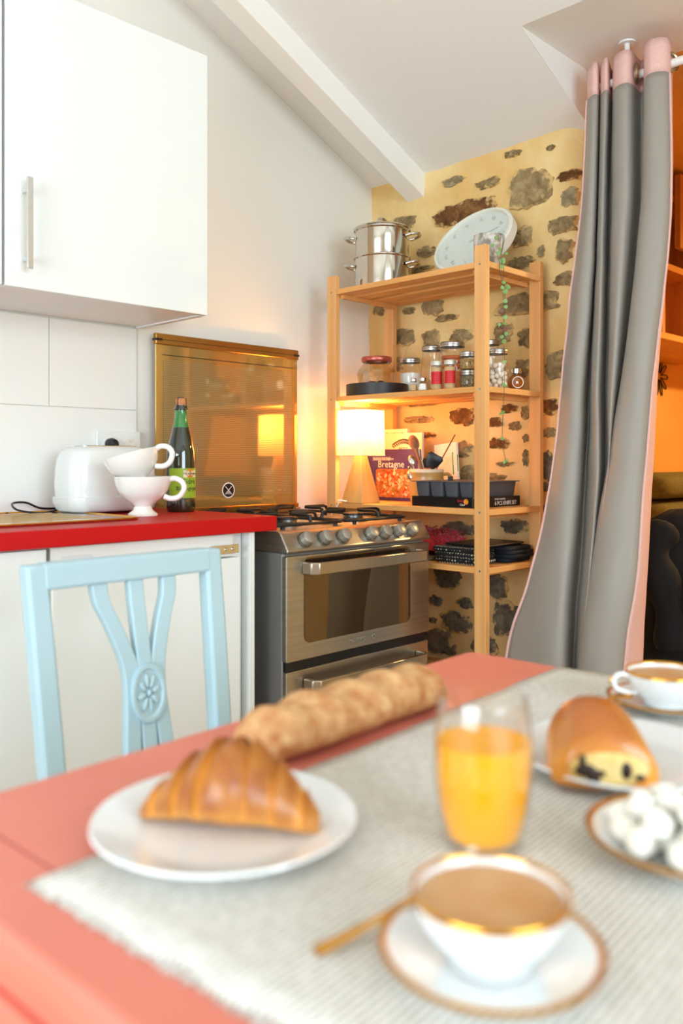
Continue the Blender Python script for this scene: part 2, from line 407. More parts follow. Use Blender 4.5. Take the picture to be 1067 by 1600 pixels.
# rest of the back wall beyond the opening, walls with windows behind the camera
wr_ = struct('wall_back_right', MB().box(WX, 2.78, -2.5, .78, 0, DZ), PLASTER, label='ochre plastered stone wall on the far side of the doorway')
rnd = random.Random(77); placed = []
for i in range(900):
    a, b_ = rnd.uniform(.03, .13), rnd.uniform(.025, .08)
    y0, z0 = rnd.uniform(-1.3, .76-a*1.15), rnd.uniform(.06, DZ-.12)
    if len(placed) >= 70 or any(abs(y0-p[0]) < (a+p[2])*1.12 and abs(z0-p[1]) < (b_+p[3])*1.25 for p in placed): continue
    placed.append((y0, z0, a, b_))
    n = 30; lo = [[], [], []]; dep = rnd.uniform(.006, .013)
    for q in range(n):
        an = 2*PI*q/n; f_ = 1+.3*noise.noise(Vector((math.cos(an)*1.3+i*7, math.sin(an)*1.3, i)))+rnd.uniform(-.1, .1)
        f_ = min(f_, 1.14)
        for l_, (sc_, dx) in enumerate(((1.0, .01), (.93, -dep*.55), (.55, -dep))): lo[l_].append((WX+dx+rnd.uniform(-.003, .003)*(l_ > 0), y0+a*f_*sc_*math.cos(an), z0+b_*f_*sc_*math.sin(an)))
    m2 = MB().rings(lo, cap=False); ci = len(m2.v); m2.v.append((WX-dep*1.1, y0, z0)); m2.f += [(2*n+q, 2*n+(q+1) % n, ci) for q in range(n)]
    so = obj('stone', m2, STONES[rnd.choice((0, 0, 0, 1, 2, 2, 3))], wr_, smooth=50)
    set_tone(so, lambda q, co: (1.0, .62, .12, 0)[min(3, q//n)])
def wall_open(axis, c0, c1, a0, a1, top, o0, o1, z0, z1):
    mb = MB()
    for (p0, p1, q0, q1) in ((a0, o0, 0, top), (o1, a1, 0, top), (o0, o1, 0, z0), (o0, o1, z1, top)):
        if axis == 'y': mb.box(p0, p1, c0, c1, q0, q1)
        else: mb.box(c0, c1, p0, p1, q0, q1)
    return mb
struct('wall_right', wall_open('y', -2.52, -2.40, -2.2, 2.78, 3.3, -.8, 1.2, .9, 2.4), WHITE, label='white gable wall with a wide window')
struct('wall_front', wall_open('x', -2.22, -2.10, -2.5, 2.42, 2.3, -.8, 1.2, .6, 1.9), WHITE, label='white wall with a low window')
def window(name, axis, c, o0, o1, z0, z1, lab):
    mb = MB(); f = .05
    for (p0, p1, q0, q1) in ((o0, o0+f, z0, z1), (o1-f, o1, z0, z1), (o0, o1, z0, z0+f), (o0, o1, z1-f, z1), ((o0+o1)/2-.03, (o0+o1)/2+.03, z0, z1)):
        if axis == 'y': mb.box(p0, p1, c-.03, c+.03, q0, q1)
        else: mb.box(c-.03, c+.03, p0, p1, q0, q1)
    o = struct(name, mb, WHITE, label=lab)
    mid = (o0+o1)/2
    for p0, p1 in ((o0+f, mid-.03), (mid+.03, o1-f)):
        m2 = MB()
        if axis == 'y': m2.box(p0, p1, c-.002, c+.002, z0+f, z1-f)
        else: m2.box(c-.002, c+.002, p0, p1, z0+f, z1-f)
        obj('pane', m2, PANE, o, smooth=0)
window('window_1', 'y', -2.46, -.8, 1.2, .9, 2.4, 'wide white framed window in the gable wall')
window('window_2', 'x', -2.16, -.8, 1.2, .6, 1.9, 'low white framed window in the eaves wall')
# next room
struct('wall_alcove_left', MB().box(2.78, 5.3, 1.95, 2.05, 0, 2.6), ALCOVE, label='warm ochre wall of the next room')
struct('wall_alcove_back', MB().box(5.2, 5.3, -.9, 2.05, 0, 2.6), ALCOVE, label='end wall of the next room')
struct('wall_alcove_right', MB().box(2.78, 5.3, -.9, -.8, 0, 2.6), ALCOVE, label='side wall of the next room')
struct('ceiling_alcove', MB().box(2.62, 5.3, -.9, 2.05, DZ, DZ+.05), ALCOVE, label='low ceiling of the next room')
# large white wall tiles between worktop and wall cupboard
CT = H-.145
zj = onY(100, 636, 2.294).z; g = .0012
zcab = H+.409
def tile(x0, x1, z0, z1):
    obj('tile', MB().box(x0+g, x1-g, WY-.006, WY+.004, z0+g, z1-g), TILE, wl, smooth=0, bevel=.001)
xr = 1.452
xv = onY(77, 560, 2.294).x
for x0, x1 in ((-.35, .10), (.10, .55), (.55, 1.0), (1.0, xr)): tile(x0, x1, CT, zj)
for x0, x1 in ((-.15, .27), (.27, .72), (.72, xv), (xv, xr)): tile(x0, x1, zj, zcab)

# ================================================================== KITCHEN UNITS
def wall_cabinet(x0, x1, lab, hx):
    t = thing('wall_cabinet', lab, 'cabinet', (x0, WY, zcab), 0, None)
    wd = x1-x0; ht = .734; dp = WY-1.951
    mb = MB().box(0, .018, -dp+.02, -.007, 0, ht).box(wd-.018, wd, -dp+.02, -.007, 0, ht)
    mb.box(.018, wd-.018, -dp+.02, -.007, .004, .022).box(.018, wd-.018, -dp+.02, -.007, ht-.018, ht).box(.018, wd-.018, -.02, -.008, .02, ht-.018)
    obj('body', mb, CABB, t, smooth=0)
    d = obj('door', MB().box(.0015, wd-.0015, -dp, -dp+.018, .001, ht-.001), CAB, t, smooth=0, bevel=.0015)
    h0, h1 = .041, .256
    hm = MB().box(hx-.007, hx+.007, -dp-.036, -dp-.029, h0, h1).box(hx-.004, hx+.004, -dp-.03, -dp, h0+.02, h0+.032).box(hx-.004, hx+.004, -dp-.03, -dp, h1-.032, h1-.02)
    obj('handle', hm, CHROME, d, smooth=0, bevel=.001, label='square chrome bar handle')
    return t
wall_cabinet(.880, 1.466, 'white lacquered wall cupboard with bar handle, above the toaster', .046)
wall_cabinet(.290, .876, 'white wall cupboard joined to the cupboard above the toaster', .046)
tag(obj('worktop', MB().box(-.35, 1.494, 1.69, WY-.007, CT-.038, CT), RED, None, smooth=0, bevel=.002), 'glossy red kitchen worktop beside the stove', 'worktop')
# under-counter fridge behind the chair
t = thing('undercounter_fridge', 'white built-in fridge under the red worktop, behind the chair', 'fridge', (.868, 1.71, 0))
zt_ = CT-.039
mb = MB().box(.002, .545, .03, .56, .1, zt_-.001)
obj('body', mb, CABB, t, smooth=0)
dz = zt_-.062
d = obj('door', MB().box(.006, .520, .0, .028, .1, dz), CAB, t, smooth=0, bevel=.003)
tp = obj('top_rail', MB().box(.006, .50, .006, .029, dz+.004, zt_-.002), CABB, t, smooth=0, bevel=.001)
obj('badge', MB().prism(rrect(.03, .105, dz+.022, dz+.04, .005), -.001, .002, Matrix(((1,0,0,0),(0,0,1,.0055),(0,1,0,0),(0,0,0,1)))), mat('badge_grey', 'dcdfe0', .3), tp, smooth=0)
hg = obj('hinge', MB().box(.425, .512, -.004, .004, dz+.012, dz+.034), CHROME, t, smooth=0, bevel=.001, label='zinc hinge plate')
for hx in (.445, .470, .492):
    obj('screw', MB().lathe([(0, 0), (.005, 0), (.004, .003), (0, .004)], 10, tr(hx, -.004, dz+.023) @ rot('X', 90)), CHROME, hg)
obj('side_panel', MB().box(.548, .565, -.002, .56, 0, zt_-.001), CAB, t, smooth=0, bevel=.001)
obj('plinth', MB().box(.0, .545, .05, .065, 0, .098), CABB, t, smooth=0)
def base_cab(x0, x1, lab):
    t = thing('base_cabinet', lab, 'cabinet', (x0, 1.71, 0))
    wd = x1-x0
    obj('body', MB().box(0, wd, .02, .56, .1, zt_-.001), CABB, t, smooth=0)
    obj('door', MB().box(.002, wd-.002, 0, .018, .1, zt_-.004), CAB, t, smooth=0, bevel=.0015)
    obj('plinth', MB().box(0, wd, .05, .065, 0, .098), CABB, t, smooth=0)
base_cab(.27, .864, 'white base cabinet under the sink, next to the fridge')
base_cab(-.33, .266, 'white base cabinet at the end of the red worktop')
# sink
t = thing('kitchen_sink', 'stainless steel drainer sink let into the red worktop', 'sink', (0, 0, CT))
mb = MB().prism(rrect(.45, 1.165, 1.815, 2.235, .03), .0, .005)
obj('drainer', mb, POLISH, t, smooth=0, bevel=.002)
sk = MB()
for k in range(6): sk.box(.66, 1.10, 1.90+k*.05, 1.906+k*.05, .005, .0065)
obj('drain_ribs', sk, POLISH, t, smooth=0, kind='stuff')
obj('rim', MB().tube([(x, y, .005) for x, y in rrect(.45, 1.165, 1.815, 2.235, .03)], .003, 6, True), GOLD, t, label='rolled steel edge with warm reflections put in as gold colour')  # gold colour stands in for warm reflections on the steel edge
# socket
t = thing('power_socket', 'white double wall socket above the toaster', 'socket', (1.309, WY-.007, H+.01))
obj('cover_plate', MB().prism(rrect(0, .15, 0, .08, .006), -.009, 0, Matrix(((1,0,0,0),(0,0,1,0),(0,1,0,0),(0,0,0,1)))), CAB, t, smooth=0, bevel=.002)
for k, cx_ in enumerate((.042, .112)):
    ins = obj('socket_insert', MB().lathe([(0, 0), (.02, 0), (.02, .003), (.017, .003), (.016, .001), (0, .001)], 24, tr(cx_, -.0085, .04) @ rot('X', 90)), WHITEC, t)
    if k: obj('earth_pin', MB().lathe([(0, 0), (.0025, 0), (.0025, .008), (0, .009)], 8, tr(cx_, -.009, .05) @ rot('X', 90)), CHROME, ins)
t = thing('mains_plug', 'black round mains plug pushed into the wall socket', 'plug', (1.351, WY-.021, H+.05))
obj('body', MB().lathe([(0, -.0), (.0175, 0), (.0185, .012), (.014, .026), (.006, .032), (0, .032)], 20, rot('X', 90)), BLACK, t)
obj('cord', MB().tube([(0, -.03, 0), (.0, -.034, -.03), (.0, -.028, -.1), (.01, -.015, -.17), (.02, -.01, -.19)], .003, 6), BLACK, t)

# ================================================================== COUNTER OBJECTS
# toaster
t = thing('toaster', 'white rounded plastic toaster on the red worktop behind the stacked cups', 'toaster', (1.258, 2.145, CT))
WT = mat('toaster_plastic', 'e6e8e6', .2, coat=.5)
lo = []
prof = [(.018, .93), (.03, .965), (.05, .985), (.08, 1), (.12, .985), (.15, .955), (.168, .91), (.178, .85), (.183, .75), (.1845, .6)]
for z, s in prof:
    hx, hy = .135*s, .075*(s if s > .86 else s*.96)
    lo.append([(x, y, z) for x, y in rrect(-hx, hx, -hy, hy, min(.045, hy*.75), 6)])
obj('body', MB().rings(lo), WT, t, smooth=50)
obj('base', MB().rings([[(x, y, z) for x, y in rrect(-hx, hx, -hy, hy, .04, 6)] for z, hx, hy in ((.006, .122, .062), (.012, .13, .069), (.03, .1365, .0765), (.046, .137, .077), (.048, .134, .074))]), WT, t, smooth=40)
obj('slot_plate', MB().prism(rrect(-.085, .085, -.03, .03, .012), .1835, .1868), CHROME, t, smooth=0)
for y in (-.015, .015): obj('slot', MB().box(-.07, .07, y-.008, y+.008, .1869, .1874), BLACK, t, smooth=0)
obj('lever', MB().box(.13, .15, -.014, .014, .1, .115), BLACK, t, smooth=0, bevel=.003)
for x in (-.09, .09):
    for y in (-.045, .045): obj('foot', MB().lathe([(0, 0), (.012, 0), (.012, .007), (0, .007)], 10, tr(x, y, 0)), BLACK, t)
cable = [(1.14, 2.2, CT+.01), (1.10, 2.19, CT+.004), (1.05, 2.17, CT+.008), (1.02, 2.19, CT+.016), (1.03, 2.235, CT+.03), (1.08, 2.262, CT+.03), (1.13, 2.27, CT+.012), (1.20, 2.275, CT+.01)]
def smooth_path(pts, n=6):
    pts = [Vector(p) for p in pts]; out = []
    for i in range(len(pts)-1):
        p0, p1, p2, p3 = pts[max(i-1, 0)], pts[i], pts[i+1], pts[min(i+2, len(pts)-1)]
        for k in range(n):
            s = k/n
            out.append(.5*((2*p1)+(p2-p0)*s+(2*p0-5*p1+4*p2-p3)*s*s+(3*p1-p0-3*p2+p3)*s**3))
    out.append(pts[-1]); return out
o = obj('cord', MB().tube([p-Vector((1.258, 2.145, CT)) for p in smooth_path(cable)], .003, 6), BLACK, t)
# two footed cups
def big_cup(lab, loc, tilt, rz):
    t = thing('breakfast_cup', lab, 'cup', loc, rz, 'stacked white breakfast cups')
    M = tr(0, 0, 0) @ (tr(-.055, 0, .006) @ rot('Y', -tilt) @ tr(.055, 0, -.006) if tilt else Matrix.Identity(4))
    pr = [(0, .004), (.03, .0), (.038, .001), (.039, .006), (.026, .016), (.022, .026), (.030, .034), (.05, .048), (.065, .068), (.072, .088), (.0745, .104), (.0725, .104), (.069, .088), (.061, .069), (.046, .052), (.02, .042), (0, .04)]
    obj('bowl', MB().lathe(pr, 40, M), WHITEC, t, smooth=60)
    hp = [(.062, 0, .092), (.082, 0, .099), (.102, 0, .09), (.108, 0, .072), (.096, 0, .052), (.075, 0, .046), (.056, 0, .052)]
    obj('handle', MB().tube(smooth_path(hp, 5), .0075, 10, False, M), WHITEC, t, smooth=60)
    return t
cpos = (1.243, 1.935, CT)
big_cup('white footed cup standing on the red worktop under another cup', cpos, 0, -46)
# upper cup sits tilted inside the lower one
t = thing('breakfast_cup', 'white cup resting tilted on top of the other cup by the toaster', 'cup', (cpos[0]-.006, cpos[1]+.004, CT+.074), -46, 'stacked white breakfast cups')
M = rot('Y', -16)
pr = [(0, .004), (.03, .0), (.036, .001), (.037, .006), (.026, .012), (.022, .02), (.030, .028), (.05, .042), (.064, .06), (.0705, .078), (.073, .092), (.071, .092), (.067, .078), (.06, .061), (.046, .046), (.02, .036), (0, .034)]
obj('bowl', MB().lathe(pr, 40, M), WHITEC, t, smooth=60)
hp = [(.060, 0, .082), (.080, 0, .090), (.100, 0, .082), (.106, 0, .064), (.094, 0, .044), (.075, 0, .038), (.054, 0, .044)]
obj('handle', MB().tube(smooth_path(hp, 5), .0075, 10, False, M), WHITEC, t, smooth=60)
# cider bottle
t = thing('cider_bottle', 'dark green corked cider bottle with a lime green label', 'bottle', (1.43, 2.03, CT))
BG = mat('dark_green_glass', '0a1f0e', .04, coat=.8, spec=.8)
BN = mat('green_neck_glass', '257a34', .05, coat=.8, spec=.8)
pr = [(0, .006), (.03, .002), (.037, 0), (.0405, .006), (.041, .02), (.041, .15), (.040, .17), (.035, .195), (.027, .225), (.0235, .24)]
obj('body', MB().lathe(pr, 36), BG, t, smooth=60)
obj('neck', MB().lathe([(.0235, .24), (.0195, .26), (.0170, .285), (.0160, .298), (0, .298)], 28, Matrix.Identity(4)), BN, t, smooth=60)
obj('collar', MB().lathe([(.016, .288), (.0188, .289), (.0192, .296), (.0165, .300), (.0165, .304), (0, .304)], 28), BG, t, smooth=60)
ck = obj('cork', MB().lathe([(0, .300), (.0135, .300), (.0155, .306), (.0158, .318), (.0135, .323), (0, .324)], 24), mat('cork', 'c98a5c', .8, col2='b87848', scale=120), t, smooth=50)
wr = MB()
for k in range(4):
    a = PI/2*k+.4; c_, s_ = math.cos(a), math.sin(a)
    wr.tube([(c_*.019, s_*.019, .290), (c_*.0185, s_*.0185, .308), (c_*.0165, s_*.0165, .322), (c_*.006, s_*.006, .3255)], .0009, 5)
wr.tube([(math.cos(2*PI*k/20)*.0195, math.sin(2*PI*k/20)*.0195, .291) for k in range(20)], .001, 5, True)
wr.lathe([(0, .3245), (.010, .3245), (.010, .326), (0, .3265)], 14)
obj('wire_cage', wr, BLACK, ck)
view = math.atan2(-2.03, -1.43)          # towards the camera
LIME = mat('lime_label', '9fbf2c', .5); DKG = mat('label_ink_green', '1f4a2e', .5); CREAMP = mat('label_cream', 'eee0c0', .5); ORP = mat('label_orange', 'd98a2a', .4)
def band(a0, a1, z0, z1, r, n=24):
    P = [[(r*math.cos(a0+(a1-a0)*k/n), r*math.sin(a0+(a1-a0)*k/n), z) for k in range(n+1)] for z in (z0, z1)]
    return MB().grid(P)
rt = 0.25
lb = obj('label', band(view-1.15+rt, view+1.25+rt, .040, .124, .0414), LIME, t, smooth=60, label='lime green paper label')
obj('emblem_band', band(view-.1+rt, view+1.0+rt, .098, .118, .0417), CREAMP, lb, smooth=60)
def bendz(r, ac, zz):
    def f(co): a = ac + co.x/r; return Vector(((r+co.z)*math.cos(a), (r+co.z)*math.sin(a), zz+co.y))
    return f
mbm = MB(); dn = 28; rr = .0419
vs = [(rr*math.cos(view+.42+rt), rr*math.sin(view+.42+rt), .110)] + [(rr*math.cos(view+.42+rt+.0135*math.cos(2*PI*k/dn)/rr), rr*math.sin(view+.42+rt+.0135*math.cos(2*PI*k/dn)/rr), .110+.0135*math.sin(2*PI*k/dn)) for k in range(dn)]
mbm.add(vs, [(0, 1+k, 1+(k+1) % dn) for k in range(dn)])
obj('emblem', mbm, ORP, lb, smooth=60)
text('lettering', 'Val de Rance', .0085, DKG, lb, None, align='CENTER', bend=bendz(.0422, view+.42+rt, .1065))
text('lettering', 'Cidre', .021, DKG, lb, None, align='CENTER', bend=bendz(.0418, view+.30+rt, .080))
text('lettering', 'Biologique', .0165, DKG, lb, None, align='CENTER', bend=bendz(.0418, view+.25+rt, .062))
text('lettering', 'BRUT BIO', .007, GOLD, t, None, align='CENTER', bend=bendz(.0414, view+.45+rt, .030))

# ================================================================== STOVE
SX0, SX1, SY0, SY1 = 1.498, 2.096, 1.654, 2.235
zc = H-.187
t = thing('gas_stove', 'stainless steel gas stove with oven, raised amber glass lid and seven knobs', 'stove', (0, 0, 0))
obj('body', MB().box(SX0+.004, SX1-.004, SY0+.022, SY1, .06, H-.243), mat('grey_side_panel', '8f8c88', .42, .45), t, smooth=0, bevel=.006)
# cooktop with sloping control panel: profile in YZ
prof = [(SY0, H-.243), (SY0-.002, H-.236), (SY0+.026, zc-.006), (SY0+.036, zc), (SY1, zc), (SY1, H-.243)]
mb = MB().add([(x, y, z) for x in (SX0, SX1) for y, z in prof], [tuple(range(6)), tuple(range(6, 12))] + [(i, (i+1) % 6, 6+(i+1) % 6, 6+i) for i in range(6)])
obj('cooktop', mb, STEEL, t, smooth=0, bevel=.003)
ang = math.atan2(.028, .043)    # panel tilt
KNOB = mat('knob_grey', 'a8a49a', .35, .6)
for ku in (478.5, 509, 538, 580.7, 602, 623.5, 643):
    kx = onY(ku, 832, 1.66).x
    M = tr(kx, SY0+.012, H-.212) @ Matrix.Rotation(PI/2-ang*.9, 4, 'X')
    kb = obj('knob', MB().lathe([(0, -.002), (.019, -.002), (.0185, .014), (.0172, .021), (.015, .0225), (0, .0225)], 24, M), KNOB, t, smooth=40)
    obj('skirt', MB().lathe([(.019, .0), (.0225, .0), (.0225, .003), (.019, .003)], 24, M), DSTEEL, kb, smooth=40)
# burners and grates
for bx in (SX0+.16, SX0+.44):
    for by in (SY0+.18, SY0+.43):
        br = obj('burner', MB().lathe([(0, 0), (.045, 0), (.045, .008), (.03, .012), (.03, .018), (0, .02)], 24, tr(bx, by, zc)), DSTEEL, t, smooth=40)
        obj('burner_cap', MB().lathe([(0, .018), (.033, .018), (.033, .024), (.028, .026), (0, .026)], 24, tr(bx, by, zc)), IRON, br, smooth=40)
for gx in (SX0+.025, SX0+.31):
    mb = MB(); x0, x1, y0, y1 = gx, gx+.265, SY0+.07, SY0+.545; zg = zc+.034
    mb.tube([(x, y, zc+.012) for x, y in rrect(x0, x1, y0, y1, .03, 4)], .005, 6, True)
    for cy in (y0+.12, y0+.36):
        cx_ = (x0+x1)/2
        for dx, dy in ((1, 0), (-1, 0), (0, 1), (0, -1)):
            e = (x1-x0)/2 if dx else .115
            mb.tube([(cx_+dx*e, cy+dy*e, zc+.012), (cx_+dx*e*.95, cy+dy*e*.95, zg-.004), (cx_+dx*e*.85, cy+dy*e*.85, zg), (cx_+dx*.03, cy+dy*.03, zg)], .005, 6)
    for px in (x0+.03, x1-.03):
        for py in (y0+.01, y1-.01): mb.lathe([(0, 0), (.006, 0), (.006, .012), (0, .012)], 8, tr(px, py, zc))
    obj('pan_support', mb, IRON, t, smooth=40)
# oven door
XZ = Matrix(((1,0,0,0),(0,0,1,0),(0,1,0,0),(0,0,0,1)))
def front_panel(x0, x1, z0, z1, y0, y1, r=.004):
    return MB().prism(rrect(x0, x1, z0, z1, r, 4), y0, y1, XZ)
zd0, zd1 = H-.530, H-.252
d = obj('oven_door', front_panel(SX0+.001, SX1-.001, zd0, zd1, SY0+.004, SY0+.022), STEEL, t, smooth=0, bevel=.002)
obj('window', front_panel(1.562, 2.002, H-.487, H-.257, SY0+.0022, SY0+.006, .02), OVENG, d, smooth=0, label='dark tinted oven window mirroring the room')
def bar_handle(par, z, x0, x1):
    hp = [(x0, SY0+.004, z), (x0, SY0-.03, z), (x0+.012, SY0-.042, z), (x1-.012, SY0-.042, z), (x1, SY0-.03, z), (x1, SY0+.004, z)]
    mb = MB(); hh = .0165
    loops = []
    n = len(hp)
    for i, p in enumerate(hp):
        a = Vector(hp[max(i-1, 0)]); b = Vector(hp[min(i+1, n-1)]); tt = (b-a).normalized(); sd = Vector((-tt.y, tt.x, 0))*.006
        p = Vector(p)
        loops.append([p+sd+Vector((0, 0, hh)), p-sd+Vector((0, 0, hh)), p-sd-Vector((0, 0, hh)), p+sd-Vector((0, 0, hh))])
    mb.rings(loops)
    obj('handle', mb, mat('satin_handle', 'b8ac9a', .28, 1), par, smooth=30, bevel=.003, label='flat satin steel bow handle')
bar_handle(d, H-.285, 1.560, 2.035)
text('lettering', 'ROSIERES', .0165, CHROME, d, tr(1.735, SY0+.0035, H-.513) @ rot('X', 90), spacing=1.05)
obj('emblem', MB().lathe([(.004, 0), (.007, 0), (.007, .0008), (.004, .0008)], 18, tr(1.838, SY0+.0035, H-.5075) @ rot('X', 90)), CHROME, d)
obj('gap_strip', MB().box(SX0+.006, SX1-.006, SY0+.012, SY0+.03, H-.556, H-.531), BLACK, t, smooth=0)
d = obj('drawer', front_panel(SX0+.003, SX1-.003, .1, H-.556, SY0+.006, SY0+.022), STEEL, t, smooth=0, bevel=.002)
bar_handle(d, H-.596, 1.565, 2.035)
for fx in (SX0+.05, SX1-.05):
    for fy in (SY0+.08, SY1-.06): obj('foot', MB().lathe([(0, 0), (.02, 0), (.018, .02), (.012, .06), (0, .06)], 12, tr(fx, fy, 0)), BLACK, t)
# raised glass lid
ly = 2.262
lg = obj('glass_lid', MB().box(1.497, 2.094, ly-.003, ly+.003, H-.152, H+.39), AMBER_B, t, smooth=0, bevel=.001)
obj('dotted_screen', MB().box(1.525, 2.068, ly-.0042, ly-.0032, H-.115, H+.315), AMBER, lg, smooth=0, label='fine striped amber print inside the lid border')
obj('pinstripe', MB().box(1.52, 2.075, ly-.0042, ly-.0032, H+.330, H+.332), BLACK, lg, smooth=0)
obj('top_rail', MB().box(1.494, 2.097, ly-.008, ly+.008, H+.362, H+.397), BRONZE, lg, smooth=0, bevel=.003)
obj('groove', MB().box(1.52, 2.08, ly-.0086, ly-.0078, H+.377, H+.379), mat('dark_bronze', '5a4020', .4, .5), lg, smooth=0)
for x in (1.494, 2.075): obj('end_cap', MB().box(x-.001, x+.024, ly-.0095, ly+.0095, H+.374, H+.381), BLACK, lg, smooth=0)
obj('bottom_rail', MB().box(1.494, 2.097, ly-.009, ly+.009, H-.182, H-.150), BRONZE, lg, smooth=0, bevel=.003)
for x in (1.53, 2.085): obj('lid_hinge', MB().box(x-.01, x+.01, ly-.02, ly+.006, zc-.002, H-.165), CHROME, t, smooth=0, bevel=.002)
sc_ = onY(357, 766, ly-.005)
st = obj('sticker', MB().lathe([(0, 0), (.0265, 0), (.0265, .0004), (0, .0004)], 32, tr(sc_.x, ly-.0042, sc_.z) @ rot('X', 90)), mat('sticker_white', 'f4f4f2', .4), lg)
obj('sticker_disc', MB().lathe([(0, 0), (.0225, 0), (.0225, .0004), (0, .0004)], 32, tr(sc_.x, ly-.0047, sc_.z) @ rot('X', 90)), BLACK, st)
mb = MB(); SM = tr(sc_.x, ly-.0052, sc_.z)
mb.box(-.019, .019, 0, .0004, -.0012, .0012, SM @ rot('Y', 45)).box(-.019, .019, 0, .0004, -.0012, .0012, SM @ rot('Y', -45)).box(-.0145, .0145, 0, .0004, -.0125, -.0105, SM)
mb.box(-.010, .010, 0, .0004, -.008, -.005, SM)
obj('pictogram', mb, mat('sticker_ink', 'f4f4f2', .4), st, smooth=0)
text('lettering', 'TEL. DIRECT CENT. 0', .011, mat('faint_print', 'c8a468', .4), lg, tr(1.93, ly-.0044, H-.108) @ rot('X', 90))

# ================================================================== PINE SHELF UNIT
PX0, PXR = 2.150, 2.460
YR0, YR1, YL0, YL1 = 1.485, 1.527, 2.120, 2.163
zS = [H+.606, H+.227, H-.148, H-.326, H-.72]
t = thing('shelf_unit', 'natural pine slatted shelf unit against the stone wall beside the stove', 'shelf', (0, 0, 0))
SCREW = mat('zinc_screw', '8fa09c', .35, .9)
for (x, y0, y1, fr) in ((PX0, YR0, YR1, 1), (PX0, YL0, YL1, 1), (PXR, YR0, YR1, 0), (PXR, YL0, YL1, 0)):
    p = obj('post', MB().box(x, x+.022, y0, y1, 0, H+.655), PINE_Z, t, smooth=0, bevel=.002)
    if fr:
        for z in zS: obj('screw', MB().lathe([(0, 0), (.0035, 0), (.003, .001), (0, .0012)], 8, tr(x-.0002, (y0+y1)/2, z-.009) @ rot('Y', -90)), SCREW, p)
for i, z in enumerate(zS):
    th = .018
    y0, y1 = YR0, YL1
    for y in (y0, y1-.018): obj('end_rail', MB().box(PX0+.0225, PXR-.0005, y, y+.018, z-th, z), PINE_X, t, smooth=0, bevel=.001)
    # front slat lies between the posts, the others between the end rails
    obj('slat', MB().box(PX0+.002, PX0+.062, YR1+.0005, YL0-.0005, z-th, z), PINE_Y, t, smooth=0, bevel=.0015)
    obj('slat', MB().box(PXR-.042, PXR+.02, YR1+.0005, YL0-.0005, z-th, z), PINE_Y, t, smooth=0, bevel=.0015)
    for k in range(2):
        x = PX0+.088+k*.093
        obj('slat', MB().box(x, x+.062, y0+.0185, y1-.0185, z-th, z), PINE_Y, t, smooth=0, bevel=.0015)
    obj('batten', MB().box(PX0+.0225, PXR-.001, YL0-.02, YL0-.002, z-th-.014, z-th-.0002), PINE_X, t, smooth=0)
    obj('batten', MB().box(PX0+.0225, PXR-.001, YR1+.004, YR1+.02, z-th-.014, z-th-.0002), PINE_X, t, smooth=0)

# ---------- top shelf
z1 = zS[0]
t = thing('steamer_pot', 'two-tier shiny stainless steamer pot with lid on the top shelf', 'pot', (2.315, yat(597, 2.315), z1+.0005), 0)
obj('lower_pan', MB().lathe([(0, .0), (.088, 0), (.096, .006), (.098, .02), (.098, .116), (.103, .119), (.103, .122), (.097, .122), (.095, .118), (.095, .02), (0, .008)], 48), POLISH, t, smooth=40)
obj('upper_pan', MB().lathe([(.0, .118), (.092, .118), (.0945, .124), (.0955, .126), (.0965, .215), (.103, .219), (.103, .223), (.094, .223), (.092, .215), (.092, .13), (0, .126)], 48), POLISH, t, smooth=40)
ld = obj('lid', MB().lathe([(.102, .2235), (.104, .226), (.098, .231), (.07, .24), (.03, .246), (0, .247)], 48), POLISH, t, smooth=50)
obj('lid_knob', MB().tube(smooth_path([(-.02, 0, .244), (-.017, 0, .262), (0, 0, .268), (.017, 0, .262), (.02, 0, .244)], 4), .005, 8, sx=1.6), POLISH, ld)
for zz in (.093, .193):
    for s_ in (-1, 1):
        M = rot('Z', -62 + (180 if s_ < 0 else 0))
        hp = [(.095, -.034, zz), (.115, -.034, zz+.004), (.132, -.022, zz+.008), (.136, 0, zz+.009), (.132, .022, zz+.008), (.115, .034, zz+.004), (.095, .034, zz)]
        obj('handle', MB().tube(smooth_path(hp, 4), .0055, 8, False, M, sx=1.2), POLISH, t, smooth=60)
# clock
D = .150; lean = 36
cyk = yat(742, 2.405)
t = thing('wall_clock', 'round white wall clock leaning against the stones on the top shelf', 'clock', (2.315, cyk, z1+.0165), 0)
CW = mat('clock_cream', 'e6e4d6', .4); CF = mat('clock_face', 'dfe6de', .5); CI = mat('clock_print', 'c3ccc4', .5)
# local: disc axis points to -X and up
M = rot('Y', lean) @ tr(0, 0, D) @ rot('Y', -90)      # lathe z -> -x
obj('case', MB().lathe([(0, -.022), (D-.006, -.022), (D, -.016), (D, .016), (D-.004, .02), (D-.012, .02), (D-.014, .008), (0, .008)], 64, M), CW, t, smooth=40)
obj('face', MB().lathe([(0, .0085), (D-.014, .0085)], 64, M), CF, t, smooth=0)
FM = M @ rot('Z', 90+36)
for k in range(12):
    n = 12 if k == 0 else k; a = math.radians(-30*k+90)
    text('numeral', str(n), .03, CI, t, FM @ tr(.107*math.cos(a), .107*math.sin(a)-.011, .0095), thick=.0008, align='CENTER')
obj('hour_hand', MB().box(-.003, .003, -.012, .072, .0105, .0115, FM @ rot('Z', 52)), CI, t, smooth=0)
obj('minute_hand', MB().box(-.002, .002, -.015, .095, .012, .013, FM @ rot('Z', 80)), CI, t, smooth=0)
obj('glass', MB().lathe([(0, .016), (D-.013, .0155)], 64, M), GLASS, t, smooth=50)
